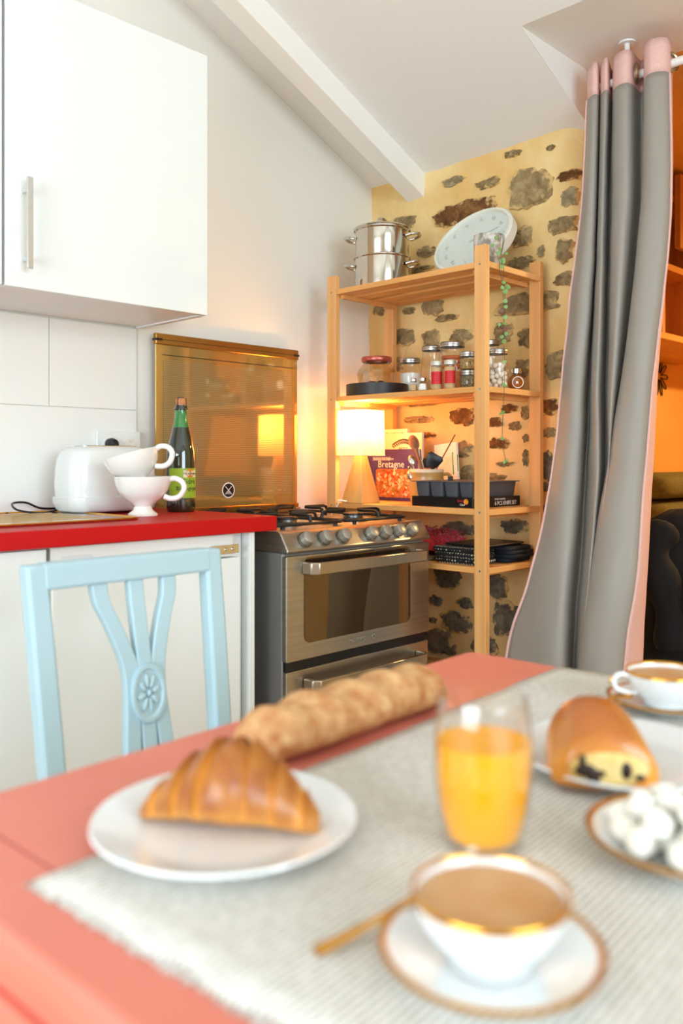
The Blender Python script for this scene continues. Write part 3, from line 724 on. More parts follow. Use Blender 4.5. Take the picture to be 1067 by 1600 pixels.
# pot with string-of-hearts
pp = Vector((2.285, yat(761, 2.285), z1+.0005))
t = thing('hanging_plant', 'string of hearts trailing from a speckled grey pot beside the clock', 'plant', tuple(pp))
obj('pot', MB().lathe([(0, 0), (.039, 0), (.042, .004), (.043, .1), (.042, .114), (.038, .114), (.038, .095), (0, .095)], 32), mat('speckled_pot', 'd8d2c6', .5, col2='8a8074', scale=45, mix=(.35, .6)), t, smooth=40)
obj('soil', MB().lathe([(0, .1), (.0378, .098)], 20), mat('potting_soil', '3a2c20', .95), t)
vine = [(.0, -.01, .10), (.018, -.03, .118), (.025, -.048, .105)]
yo = 1.474 - pp.y
strand = [onY(u, v, 1.472)-pp for u, v in ((783, 402), (787, 420), (786, 440), (789, 470), (788, 500), (787, 535), (789, 575), (786, 640), (785, 690), (790, 720), (791, 727))]
path = smooth_path([Vector(p) for p in vine] + strand, 5)
obj('vine', MB().tube(path, .0009, 5), mat('vine_stem', '5a4a34', .7), t)
path2 = smooth_path([Vector((-.01, -.01, .1)), Vector((.006, -.036, .116)), Vector((.016, -.05, .095))] + [onY(u, v, 1.473)-pp for u, v in ((780, 412), (784, 440), (787, 480), (786, 515))], 5)
obj('vine', MB().tube(path2, .0009, 5), mat('vine_stem_2', '5a4a34', .7), t)
lf = [(775,371,6),(769,383,6),(781,389,5),(779,395,7),(791,396,5),(785,407,9),(784,416,7),(787,441,6),(793,448,9),(785,449,6),(789,455,8),(789,470,7),(790,479,6),(784,485,6),(789,495,7),(788,505,6),(780,507,5),(789,514,6),(791,521,6),(784,526,6),(787,533,7),(788,565,6),(788,601,7),(786,644,6),(782,646,4),(784,685,6),(788,722,5),(792,719,4)]
hn = 12
for i, (u, v, s_) in enumerate(lf):
    yy = 1.468 if v > 402 else 1.49
    p = onY(u, v, yy)-pp
    if v <= 402: p = onX(u, v, 2.235)-pp
    r_ = s_*.00105; rnd = random.Random(i)
    pts = []
    for k in range(hn):
        a = 2*PI*k/hn; rad = r_*(1-.35*max(0, math.cos(a-PI/2))**6)
        pts.append((rad*math.cos(a), rad*math.sin(a)*1.0 - (r_*.25 if abs(a-1.5*PI) < .3 else 0)))
    Ml = tr(*p) @ rot('Z', -45+rnd.uniform(-25, 25)) @ rot('X', 90+rnd.uniform(-25, 25)) @ rot('Z', rnd.uniform(-60, 60))
    obj('leaf', MB().prism(pts, -.0006, .0006, Ml), PURPLEL if i in (17, 13) else GREENL, t, smooth=0)

# ---------- second shelf
z2 = zS[1]+.0005
def at2(u, X): return (X, yat(u, X), z2)
tp = at2(589, 2.266)
t = obj('round_tray', MB().lathe([(0, 0), (.106, 0), (.110, .003), (.110, .042), (.1075, .042), (.1075, .006), (0, .006)], 56, tr(0, 0, 0)), mat('matt_black_tray', '2b2624', .45), None, smooth=40)
t.location = (tp[0], tp[1]+.0, tp[2]); tag(t, 'matt black round tray under the copper-lidded jar', 'tray')
def jar(name, lab, u, X, r, h, neck, lidh, lidm, fill=None, fillh=0, z0=None, group=None, rows=None):
    t = thing(name, lab, 'jar', (X, yat(u, X), z0 if z0 is not None else z2), 0, group)
    hb = h-lidh
    pr = [(0, .0), (r*.9, 0), (r, .006), (r, hb*.74), (r*.96, hb*.82), (neck, hb*.92), (neck, hb)]
    if rows: pr = rows
    obj('glass_body', MB().lathe(pr, 28), GLASS, t, smooth=50)
    if fill: obj('contents', MB().lathe([(0, .003), (r*.86, .003), (r*.955, .008), (r*.955, min(fillh, hb*.74)), (r*.9, fillh), (0, fillh+.002)], 24), fill, t, smooth=50)
    lp = [(neck+.003, hb-lidh*.15), (neck+.0035, hb+lidh*.2), (neck+.0028, hb+lidh*.25), (neck+.0035, hb+lidh*.35), (neck+.003, hb+lidh*.85), (neck+.001, h), (0, h)]
    obj('lid', MB().lathe(lp, 28), lidm, t, smooth=40)
    return t
# diamond-cut jar on the tray
r = .066
t = thing('glass_jar', 'squat diamond-cut glass jar with a copper lid on the black tray', 'jar', (tp[0], tp[1]+.002, z2+.0065))
pr = [(0, 0), (.052, 0), (.058, .006), (.065, .03), (.071, .075), (.068, .085), (.05, .108), (.05, .122)]
obj('glass_body', MB().lathe(pr, 12), thin_glass('cut_glass', (.86, .82, .68), .05, 1.9), t, smooth=0)
wm = MB()
for k in range(12):
    a0 = 2*PI*k/12
    for d_ in (-1, 1):
        pts = []
        for q in range(5):
            a = a0+d_*2*PI/12*q/4; rr_ = (.066+.0055*q/4)*math.cos(PI/12)/math.cos((a % (2*PI/12))-PI/12)
            pts.append((rr_*math.cos(a), rr_*math.sin(a), .03+.044*q/4))
        wm.tube(pts, .0009, 4)
obj('diamond_cut', wm, GLASS, t, kind='stuff')
ch = MB(); rnd = random.Random(3)
for k in range(14):
    ch.ellipsoid((rnd.uniform(-.03, .03), rnd.uniform(-.03, .03), .016+rnd.uniform(0, .028)), (.014, .012, .010), 6, 4)
obj('contents', ch, mat('dark_sweets', '4a2f2c', .5), t, smooth=0, kind='stuff')
obj('lid', MB().lathe([(.052, .116), (.0545, .119), (.0545, .131), (.052, .134), (0, .135)], 40), COPPER, t, smooth=40)
gsugar = 'jars on the second shelf'
t = jar('glass_jar', 'glass jar of white sugar with silver lid beside the black tray', 641, 2.395, .0385, .143, .033, .014, LID, SALT, .088)
jar('glass_jar', 'tall wide empty glass jar with silver lid behind the sugar', 676, 2.445, .041, .187, .036, .015, LID, None)
t = jar('glass_jar', 'tall glass jar holding an orange rubber ring, behind the red labels', 707, 2.405, .050, .185, .040, .015, LID, None)
for zz in (.1, .118, .132): obj('rubber_ring', MB().tube([(.034*math.cos(2*PI*k/24), .034*math.sin(2*PI*k/24), zz) for k in range(24)], .006, 6, True), mat('orange_rubber', 'c8641e', .5), t)
obj('contents', MB().lathe([(0, .004), (.042, .004), (.044, .08), (0, .084)], 20), mat('orange_lentils', 'b8622a', .8, col2='d07a3c', scale=140), t)
REDL = mat('red_label', 'd01018', .5); SPICE = mat('pale_spice', 'c9a878', .9); RLT = mat('red_label_print', 'a00810', .5)
for u, X, lab in ((682, 2.185, 'small spice jar with red label, next to the little shakers'), (703, 2.19, 'small spice jar with red label, next to the stacked herb jars')):
    t = thing('spice_jar', lab, 'jar', at2(u, X), 0, 'spice jars with red labels')
    va = math.atan2(-t.location.y, -t.location.x)
    obj('glass_body', MB().lathe([(0, 0), (.018, 0), (.0205, .003), (.0205, .066), (.0165, .075), (.0165, .08)], 24), GLASS, t, smooth=50)
    obj('contents', MB().lathe([(0, .002), (.018, .002), (.019, .07), (0, .074)], 20), SPICE, t)
    lb = obj('label', band(va-.95, va+.95, .018, .058, .0209, 16), REDL, t, smooth=60)
    for q in range(4): obj('print_line', band(va-.7, va+.7-.2*(q % 2), .049-q*.007, .0505-q*.007, .0211, 8), RLT, lb, smooth=60)
    obj('lid', MB().lathe([(.017, .078), (.019, .079), (.019, .09), (.0178, .0925), (0, .093)], 24), mat('pale_lid', 'd8d4c8', .35, .5), t, smooth=40)
for u, fillm, lab in ((646, SPICE, 'tiny pepper shaker with pale brown contents, by the black tray'), (660.5, SALT, 'tiny glass salt shaker with white contents, by the black tray')):
    t = thing('salt_shaker', lab, 'shaker', at2(u, 2.172), 0, 'tiny shakers')
    obj('glass_body', MB().lathe([(0, 0), (.013, 0), (.0155, .004), (.0145, .016), (.0105, .028), (.009, .032)], 10), GLASS, t, smooth=0)
    obj('contents', MB().lathe([(0, .002), (.0125, .002), (.0135, .008), (.0115, .022), (0, .024)], 10), fillm, t)
    obj('cap', MB().lathe([(.0095, .031), (.0105, .032), (.0105, .040), (.008, .043), (0, .0435)], 14), CHROME, t)
HERB = mat('dried_herbs', '3c3a26', .95, col2='8a7a4e', scale=160)
hx, hy = 2.215, yat(732, 2.215)
for k, lab in enumerate(('short jar of dried herbs standing on the shelf under another jar', 'short jar of mixed seeds stacked on top of the herb jar')):
    t = jar('herb_jar', lab, 732, 2.215, .0275, .0575, .025, .013, LID, HERB if k == 0 else mat('mixed_seeds', '6a5a3a', .95, col2='c89a4e', scale=200), .034 if k else .04, z2+k*.0585, 'stacked herb jars')
t = jar('glass_jar', 'glass jar filled with round white sweets beside the front post', 776, 2.30, .036, .128, .032, .014, LID)
BALL = mat('white_sweet', 'f2ead8', .6); rnd = random.Random(11); bs = []
for k in range(900):
    a, rr_ = rnd.uniform(0, 2*PI), .0265*math.sqrt(rnd.random()); p = Vector((rr_*math.cos(a), rr_*math.sin(a), .010+rnd.uniform(0, .07)))
    if all((p-q).length > .0145 for q in bs): bs.append(p)
bproto = None
for p in bs:
    if bproto is None:
        o = obj('sweet', MB().ellipsoid((0, 0, 0), (.0085, .0085, .0085), 10, 6), BALL, t, smooth=80); bproto = o
    else:
        o = bproto.copy(); C.objects.link(o); o.parent = t
    o.location = p
jar('glass_jar', 'clear glass jar with silver lid behind the jar of white sweets', 762, 2.41, .042, .178, .036, .014, LID, mat('amber_pasta', 'c89038', .7, col2='dba850', scale=60), .09)
# honey pot: flat round jar
t = thing('honey_jar', 'little round honey jar with chrome cap at the shelf end', 'jar', at2(806, 2.395), -40)
HON = mat('honey', '9a4e12', .1, coat=.8, col2='b3601a', scale=10)
M = tr(0, 0, .027) @ rot('X', 90)
obj('glass_body', MB().lathe([(0, -.019), (.018, -.019), (.025, -.013), (.0275, 0), (.025, .013), (.018, .019), (0, .019)], 28, M), HON, t, smooth=60)
obj('round_face', MB().lathe([(.0165, .0195), (.019, .0195), (.019, .021), (.0165, .021)], 28, M), mat('pale_glass_ring', 'd8c8ac', .2), t, smooth=40)
obj('neck', MB().lathe([(.012, .049), (.012, .058)], 20), GLASS, t)
obj('cap', MB().lathe([(.0135, .056), (.0175, .057), (.0175, .071), (.0155, .073), (0, .073)], 24), CHROME, t, smooth=40)

# ---------- third shelf
z3 = zS[2]+.0005
lx, lyy = 2.2, 2.045
t = thing('table_lamp', 'lit table lamp with cream shade and wooden pyramid base beside the cookbooks', 'lamp', (lx, lyy, z3))
obj('base', MB().rings([[(x, y, z) for x, y in rrect(-h_, h_, -h_, h_, .004, 2)] for z, h_ in ((0, .05), (.168, .0165))]), BIRCH, t, smooth=30, bevel=.002)
obj('neck', MB().lathe([(0, .168), (.013, .168), (.013, .190), (.017, .190), (.017, .205), (0, .205)], 20), mat('brass_neck', 'b87a3a', .3, .8), t, smooth=40)
s0, s1 = .166, .324; hw = .064
out_ = [[(x, y, z) for x, y in rrect(-h_, h_, -h_, h_, .014, 5)] for z, h_ in ((s0, hw), (s1, hw-.002))]
inn_ = [[(x, y, z) for x, y in rrect(-h_, h_, -h_, h_, .013, 5)] for z, h_ in ((s1, hw-.0035), (s0, hw-.0015))]
obj('shade', MB().rings(out_, cap=False), SHADE, t, smooth=40, label='glowing cream fabric shade')
rim = MB()
for z, h_ in ((s0, hw), (s1, hw-.002)): rim.tube([(x, y, z) for x, y in rrect(-h_, h_, -h_, h_, .014, 5)], .0016, 6, True)
obj('shade_rim', rim, mat('shade_trim', 'e2cfae', .8), t)
obj('bulb', MB().ellipsoid((0, 0, .235), (.022, .022, .030), 16, 10), BULB, t, smooth=80)
l = bpy.data.lights.new('lamp_bulb_light', 'POINT'); l.energy = 5.6; l.color = (1.0, .55, .16); l.shadow_soft_size = .035
lo_ = bpy.data.objects.new('lamp_bulb_light', l); C.objects.link(lo_); lo_.parent = t; lo_.location = (0, 0, .278)
cb = [Vector((lx-.05, lyy+.02, z3+.006)), Vector((lx-.07, lyy+.04, z3+.01)), Vector((2.132, 2.09, z3-.004)), Vector((2.13, 2.12, z3-.04)), Vector((2.12, 2.2, z3-.12)), Vector((2.13, 2.26, z3-.3)), Vector((2.14, 2.28, z3-.5))]
obj('cord', MB().tube([p-Vector((lx, lyy, z3)) for p in smooth_path(cb)], .0025, 6), ROD, t)
# books (covers face the room)
PAPER = mat('paper_edge', 'efe6d4', .8)
def book(lab, y0, y1, X, h_, th, cov, lean=4):
    t = thing('cookbook', lab, 'book', (X, (y0+y1)/2, z3), 0, 'cookbooks on the shelf')
    wd = y1-y0; M = rot('Y', lean)
    obj('pages', MB().box(.0015, th-.0015, -wd/2+.002, wd/2-.003, .002, h_-.002, M), PAPER, t, smooth=0)
    cv = obj('cover', MB().box(0, .0015, -wd/2, wd/2, 0, h_, M).box(th-.0015, th, -wd/2, wd/2, 0, h_, M).box(0, th, wd/2-.0015, wd/2, 0, h_, M), cov, t, smooth=0)
    # face frame: x right (towards -Y), y up, z out of the cover (-X)
    FMx = M @ Matrix(((0, 0, -1, -.0004), (-1, 0, 0, wd/2), (0, 1, 0, 0), (0, 0, 0, 1)))
    return t, cv, FMx, wd
PURP = mat('purple_cover', '4a2f68', .4); WHT = mat('print_white', 'f4efe4', .5)
ya, yb = yat(652, 2.40), yat(573, 2.40)
t, cv, FM, wd = book('purple Bretagne cookbook with a seafood photograph on its cover', ya, yb, 2.400, .190, .016, PURP, 1)
# food photograph: dark ground with shells as flat printed shapes
pw0, pw1, ph0, ph1 = .045, wd-.006, .012, .118
pic = obj('cover_picture', MB().prism(rrect(pw0, pw1, ph0, ph1, .012), 0, .0004, FM), mat('seafood_print', '8c4a1e', .45, col2='c98040', scale=70), cv, smooth=0)
rnd = random.Random(5); cols = [mat('print_shell_'+n, c_, .45) for n, c_ in (('cream', 'f0d2a4'), ('orange', 'd87a2c'), ('peach', 'e8a86a'), ('red', 'c23a22'), ('olive', '9a7a2e'))]
groups = [MB() for _ in cols]
for k in range(120):
    x = rnd.uniform(pw0+.01, pw1-.01); y = rnd.uniform(ph0+.008, ph1-.010); s_ = rnd.uniform(.004, .0105); q = rnd.randrange(5) if rnd.random() < .8 else 0
    a = rnd.uniform(0, PI)
    groups[q].prism([(s_*math.cos(2*PI*j/9), .6*s_*math.sin(2*PI*j/9)) for j in range(9)], .0004+.00002*k/10, .0006+.000002*k, FM @ tr(x, y, 0) @ rot('Z', math.degrees(a)))
for gmb, cm in zip(groups, cols): obj('print', gmb, cm, pic, smooth=0, kind='stuff')
obj('title_panel', MB().box(.028, .118, .148, .162, 0, .0003, FM), mat('lilac_panel', '8e86a0', .5), cv, smooth=0)
text('lettering', 'Saveurs des régions', .0125, WHT, cv, FM @ tr(.033, .1515, .0006), thick=.0001)
text('lettering', 'Bretagne', .036, WHT, cv, FM @ tr(.055, .123, .0004))
ya, yb = yat(649, 2.385), yat(578, 2.385)
t, cv, FM, wd = book('pale pink cookbook with a leafy sprig, behind the purple one', ya, yb, 2.4185, .250, .012, mat('pale_pink_cover', 'ecd0bc', .5), 1)
INK = mat('sprig_ink', '4a3226', .6)
sp = MB()
for k in range(13):
    s_ = k/12; x = .085+.10*s_; y = .205+.022*math.sin(PI*s_*.9)-.012*s_
    for sd in (-1, 1): sp.prism([(.008*math.cos(2*PI*j/8), .0028*math.sin(2*PI*j/8)) for j in range(8)], 0, .0004, FM @ tr(x, y+.005*sd, 0) @ rot('Z', 35*sd-30*s_))
obj('sprig_print', sp, INK, cv, smooth=0)
text('lettering', 'PETIT', .016, INK, cv, FM @ tr(.112, .186, .0004), spacing=1.1)
ya, yb = yat(632, 2.42), yat(570, 2.42)
t, cv, FM, wd = book('white cookbook standing rearmost against the rear post', ya, yb, 2.4325, .266, .010, mat('off_white_cover', 'efe0cc', .5), 1)
text('lettering', 'CUISINE', .026, INK, cv, FM @ tr(.085, .235, .0004))
# crock with utensils
CK = 2.335
cp = (CK, yat(666, CK), z3)
t = thing('utensil_crock', 'tan stoneware crock holding the kitchen utensils', 'crock', cp, 0)
CR = mat('tan_stoneware', 'c69a58', .35, coat=.3, col2='b88a48', scale=12); CRL = mat('pale_glaze_rim', 'd8cbb0', .3, coat=.4)
obj('body', MB().lathe([(0, 0), (.05, 0), (.055, .006), (.06, .04), (.0605, .085), (.058, .098), (.060, .102), (.060, .108), (.055, .109), (.0535, .1), (.0545, .03), (0, .014)], 40), CR, t, smooth=50)
obj('rim', MB().lathe([(.0605, .108), (.0605, .116), (.058, .119), (.054, .118), (.0538, .108)], 40), CRL, t, smooth=50)
hd = math.radians(-52)
hp = [(.058, 0, .10), (.075, 0, .102), (.082, 0, .09), (.076, 0, .076), (.060, 0, .068)]
obj('handle', MB().tube(smooth_path(hp, 4), .006, 8, False, rot('Z', -52), sx=1.5), CR, t, smooth=60)
def up(u, v, X=2.27): return onX(u, v, X+CK-2.27)
cw = Vector(cp)
# wooden spoon
WSP = wood('beech_spoon', '9c6e44', '7f5636', 'z', .6)
a0 = cw+Vector((.012, -.012, .016)); a1 = up(649, 700, 2.275); dirv = (a1-a0).normalized()
t = thing('wooden_spoon', 'dark wooden spoon standing in the stoneware crock', 'spoon', tuple(a0))
obj('handle', MB().tube([Vector((0, 0, 0)), (a1-a0)*.5, (a1-a0)*.98], [.005, .005, .006], 8), WSP, t)
bc = a1-a0+dirv*.02
Q = Vector((0, 0, 1)).rotation_difference(dirv).to_matrix().to_4x4()
M = tr(*bc) @ Q @ rot('Z', 45)
obj('bowl', MB().ellipsoid((0, 0, 0), (.006, .0185, .029), 16, 10, M), WSP, t, smooth=80)
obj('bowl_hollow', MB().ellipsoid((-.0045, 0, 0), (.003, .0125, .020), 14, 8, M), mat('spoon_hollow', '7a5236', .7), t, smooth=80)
# steel spoons
def steel_spoon(lab, q0, q1, sz, rzv):
    a0, a1 = Vector(q0), Vector(q1); dv = (a1-a0).normalized()
    t = thing('steel_spoon', lab, 'spoon', tuple(a0))
    obj('handle', MB().tube([Vector((0, 0, 0)), (a1-a0)*.6, (a1-a0)], [.0025, .0025, .003], 6), POLISH, t)
    Q = Vector((0, 0, 1)).rotation_difference(dv).to_matrix().to_4x4()
    obj('bowl', MB().ellipsoid((0, 0, 0), (.005, .013*sz, .02*sz), 14, 8, tr(*(a1-a0+dv*.016*sz)) @ Q @ rot('Z', rzv)), POLISH, t, smooth=80)
steel_spoon('shiny steel spoon standing bowl-up in the crock', cw+Vector((-.02, .012, .016)), up(645, 726, 2.255), 1.0, 45)
lpt = up(636, 733, 2.235)
t = thing('ladle', 'small steel ladle hooked over the crock rim', 'ladle', tuple(cw+Vector((-.025, .03, .018))))
o0 = Vector(t.location)
obj('handle', MB().tube(smooth_path([Vector((0, 0, 0)), cw+Vector((-.034, .038, .112))-o0, cw+Vector((-.040, .046, .126))-o0, up(639, 738, 2.225)-o0, up(640, 748, 2.22)-o0], 4), .003, 6), POLISH, t)
obj('bowl', MB().ellipsoid((0, 0, 0), (.008, .011, .02), 14, 8, tr(*(up(640.5, 744, 2.218)-o0)) @ rot('X', -20)), POLISH, t, smooth=80)
# black spatula head and skewer
a0 = cw+Vector((.0, -.02, .016)); a1 = up(676, 722, 2.27)
t = thing('black_spatula', 'black plastic spatula bundle sticking out of the crock', 'spatula', tuple(a0))
obj('handle', MB().tube([Vector((0, 0, 0)), a1-a0], .005, 6), BLACK, t)
dv = (a1-a0).normalized(); Q = Vector((0, 0, 1)).rotation_difference(dv).to_matrix().to_4x4()
obj('blade', MB().rings([[Vector((x, y, z)) for x, y in rrect(-w_*.25, w_*.25, -w_, w_, .004, 2)] for z, w_ in ((-.02, .016), (.004, .026), (.02, .03), (.03, .022))], M=tr(*(a1-a0)) @ Q @ rot('Z', 45) @ rot('X', 25)), BLACK, t, smooth=30)
obj('blade', MB().rings([[Vector((x, y, z)) for x, y in rrect(-w_*.3, w_*.3, -w_, w_, .003, 2)] for z, w_ in ((-.014, .012), (.008, .018), (.018, .015))], M=tr(*(up(668, 724, 2.262)-a0)) @ Q @ rot('Z', 20)), BLACK, t, smooth=30)
a0 = cw+Vector((.012, .004, .016)); a1 = up(711, 679, 2.30)
b0_ = cw+Vector((.014, -.034, .12))
t = obj('wooden_skewer', MB().tube([Vector((0, 0, 0)), a1-b0_+Vector((0,0,0))], .0022, 6).tube([Vector((0, 0, 0)), a0+Vector((0,.0,.02))-b0_], .0022, 6), mat('dark_skewer', '6a4630', .6), None)
t.location = b0_; tag(t, 'thin dark stick leaning out of the crock', 'stick')
# booklet with green stripes
t = thing('booklet', 'white booklet with green stripes leaning behind the baking mould', 'booklet', (2.470, yat(703, 2.470), z3+.0068), -4)
M = rot('X', -6) @ rot('Y', 3)
obj('cover', MB().box(-.006, .006, -.045, .06, 0, .205, M), PAPER, t, smooth=0, bevel=.001)
GS = mat('green_stripe', '4ea04a', .5)
obj('stripe', MB().box(-.004, .0, -.0456, -.0448, .10, .16, M), GS, t, smooth=0)
obj('stripe', MB().box(-.0066, -.0058, -.03, -.025, .09, .17, M), GS, t, smooth=0)
# knife-set box and silicone mould
bx0, bx1, by0_, by1_ = 2.185, 2.452, 1.556, 1.800
t = thing('knife_set_box', 'flat black knife set carton under the grey baking mould', 'box', (bx0, by0_, z3))
obj('carton', MB().box(0, bx1-bx0, 0, by1_-by0_, 0, .032), mat('black_carton', '100e10', .3), t, smooth=0, bevel=.001)
text('lettering', '6 PCS KNIFE SET', .0185, WHT, t, tr(.118, -.0006, .005) @ rot('X', 90), spacing=.95)
text('lettering', 'ROCK COATED', .0085, WHT, t, tr(.118, -.0006, .0215) @ rot('X', 90))
text('lettering', 'Swiss', .012, mat('red_print', 'd0303a', .5), t, tr(-.0006, .06, .018) @ rot('Z', -90) @ rot('X', 90))
text('lettering', 'Chef', .010, WHT, t, tr(-.0006, .05, .006) @ rot('Z', -90) @ rot('X', 90))
obj('emblem', MB().lathe([(0, 0), (.009, 0), (.009, .0005), (0, .0005)], 20, tr(-.0002, .026, .019) @ rot('Y', -90)), mat('red_yellow_badge', 'd8402a', .4, col2='e8b030', scale=80), t)
t = thing('silicone_mould', 'dark grey silicone bar mould lying on the black knife carton', 'baking mould', (bx0-.006, by0_-.004, z3+.0325))
GM = mat('grey_silicone', '4c5058', .45)
mw, ml = .262, .245
obj('rim', MB().prism(rrect(-.004, mw+.004, -.004, ml+.004, .01), .047, .050), GM, t, smooth=0, bevel=.001)
for k in range(4):
    y0 = .006+k*(ml-.012)/4; y1 = y0+(ml-.012)/4-.004
    obj('cup', MB().rings([[(x, y, z) for x, y in rrect(.006+i_, mw-.006-i_, y0+i_, y1-i_, .008, 3)] for z, i_ in ((0, .006), (.004, .0045), (.0468, 0))]), GM, t, smooth=40)
t = thing('binder_clip', 'small black and brass clip lying on the grey mould', 'clip', tuple(onZ(703, 751, z3+.083)), 30)
obj('jaw', MB().prism([(0, 0), (.03, .0), (.026, .014), (.004, .014)], -.007, .007, rot('X', 90)), BLACK, t, smooth=0)
obj('lever', MB().tube([(.028, 0, .004), (.045, 0, .012), (.055, .0, .002)], .0018, 6), GOLD, t)

# ---------- fourth shelf
z4 = zS[3]+.0005
def cloth(name, lab, x0, x1, y0, y1, z0, layers, th, m, seed, cat='cloth', group=None):
    t = thing(name, lab, cat, ((x0+x1)/2, (y0+y1)/2, z0), 0, group)
    hx, hy = (x1-x0)/2, (y1-y0)/2
    for k in range(layers):
        rnd = random.Random(seed*17+k); ox, oy = rnd.uniform(-.006, .006), rnd.uniform(-.008, .008)
        lo = []
        for zz, ins in ((0, .006), (.15, .001), (.5, 0), (.85, .001), (.985, .006)):
            pts = rrect(-hx+ins, hx-ins, -hy+ins, hy-ins, .016, 4)
            lo.append([(x+ox+.003*noise.noise(Vector((x*20, y*20, k+seed))), y+oy+.004*noise.noise(Vector((y*18, x*20, k+seed+9))), (k+zz)*th+ (.0022*noise.noise(Vector((x*15, y*15, seed+.1)))+.0022 if zz > .1 or k else 0)) for x, y in pts])
        obj('fold', MB().rings(lo), m, t, smooth=60)
    return t
NAVY = mat('navy_cloth', '0b1119', .9, col2='121c28', scale=60)
def dotted():
    m, N, K, b = base('black_dotted_cloth'); b.inputs['Roughness'].default_value = .9
    tc = N.new('ShaderNodeTexCoord'); v = N.new('ShaderNodeTexVoronoi'); v.inputs['Scale'].default_value = 95; v.inputs['Randomness'].default_value = .15
    K.new(tc.outputs['Object'], v.inputs[0]); rp = N.new('ShaderNodeValToRGB'); rp.color_ramp.elements[0].position = .3; rp.color_ramp.elements[1].position = .36
    rp.color_ramp.elements[0].color = L('d8d0b8'); rp.color_ramp.elements[1].color = L('141416'); K.new(v.outputs['Distance'], rp.inputs[0]); K.new(rp.outputs[0], b.inputs['Base Color']); return m
cloth('folded_towel', 'folded black dotted cloth on the lowest visible shelf', 2.178, 2.292, 1.535, 1.705, z4, 3, .0165, dotted(), 2)
cloth('folded_towel', 'pile of folded navy cloths at the end of the low shelf', 2.305, 2.445, 1.50, 1.70, z4, 4, .0125, NAVY, 4)
o = obj('baking_sheet', MB().prism(rrect(2.20, 2.42, 1.515, 1.68, .012), 0, .006), BLACK, None, smooth=0, bevel=.002); o.location = (0, 0, z4+.0568)
tag(o, 'thin black baking sheet lying on the folded cloths', 'baking sheet')
mb = MB(); rnd = random.Random(8)
fp = Vector((2.33, 1.835, z4+.0125))
t = thing('red_shawl', 'crumpled red fringed cloth on the low shelf beside the stove', 'cloth', tuple(fp))
REDC = mat('red_wool', 'b8142a', .9, col2='d6283c', scale=90, sheen=.4)
P = []
for i in range(26):
    row = []
    for j in range(34):
        x, y = -.085+.17*i/25, -.115+.21*j/33
        e = max(0, 1-(x/.087)**4)*max(0, 1-((y+.01)/.112)**4)
        row.append((x, y, .008+e*(.065+.03*noise.noise(Vector((x*22, y*22, 1)))+.015*noise.noise(Vector((x*60, y*60, 4)))+.03*(y < 0)*0)))
    P.append(row)
obj('wrap', MB().grid(P), REDC, t, smooth=60)
fr = MB()
for k in range(260):
    i, j = rnd.randrange(2, 24), rnd.randrange(2, 32); p = Vector(P[i][j]); d_ = Vector((rnd.uniform(-1, .2), rnd.uniform(-1, .6), rnd.uniform(-.2, .7))).normalized()*.016
    fr.tube([p, p+d_*.5+Vector((0, 0, .003)), p+d_], .0016, 4)
obj('fringe', fr, REDC, t, kind='stuff')
cloth('folded_napkin', 'grey-green folded napkin under the red fringed cloth', 2.20, 2.40, 1.725, 1.93, z4, 1, .008, mat('sage_cloth', '6a6a54', .9, col2='7c7a62', scale=80), 6)

# ================================================================== CURTAIN
lev = [None, None, 300, 450, 600, 750, 900, 1028]
zl = [H+1.215, H+1.117]
K_ = [([917,917,910,893,877,862,829,791], -.02), ([926,926,920,907,893,882,868,856], -.05), ([935.5,935.5,932,925,912,904,890,884], -.03),
      ([937,937,934,928,921,915,905,897], .06), ([938.5,938.5,936,931,925,924,915,905], -.03), ([949,949,944,941,936,934,923,912], -.05),
      ([957,957,954,951,948,945,932,918], .05), ([959,959,958,955,951,946,930,915], -.042), ([982,982,981,972,961,948,932,918], -.055),
      ([1003,1003,1002,992,975,952,930,914], .05), ([1007,1007,1003,990,970,944,922,906], -.05), ([1022,1022,1022,1012,996,976,958,940], -.07),
      ([1046,1046,1048,1037,1020,1007,996,976], -.03), ([1051,1051,1050,1040,1028,1020,1012,1004], .09)]
bX = [2.45, 2.45, 2.435, 2.41, 2.38, 2.345, 2.30, 2.26]
cols_ = []
for us, off in K_:
    c = []
    for i in range(8):
        X = bX[i]+off*(.9 if i < 2 else 1.0)
        if i < 2: p = onX(us[i], 720, X); p.z = zl[i]
        else: p = onX(us[i], lev[i], X)
        c.append(p)
    d_ = c[7]-c[6]; k = (c[7].z-.03)/max(.05, -(d_.z))
    q = c[7]+Vector((d_.x, d_.y, 0))*min(k, 2.5)*.45; q.z = .03; q.y = min(q.y, 1.465); c.append(q)
    cols_.append(c)
rows_ = []
for i in range(9):
    rows_.append(smooth_path([c[i] for c in cols_], 6))
ncol = len(rows_[0])
def col_interp(sel, n):
    cc = [smooth_path([rows_[i][j] for i in sel], n) for j in range(ncol)]
    return [[cc[j][i] for j in range(ncol)] for i in range(len(cc[0]))]
for r_i, row in enumerate(rows_):
    pass
top_rows = [[a.lerp(b_, s) for a, b_ in zip(rows_[0], rows_[1])] for s in (0, .25, .5, .75, 1)]
body_rows = col_interp(range(1, 9), 10)
for i, row in enumerate(body_rows):            # slight wrinkles in the heavy cloth
    for j, p in enumerate(row):
        if i > 4: p.x += (.006*noise.noise(Vector((p.y*6, p.z*3.5, 2.2)))+.005*noise.noise(Vector((p.y*14, p.z*9, 5.2))))*min(1, i/10)
t = thing('curtain', 'long grey blackout curtain with pink top band and lining', 'curtain', (2.45, 1.15, 0))
off = Vector((2.45, 1.15, 0))
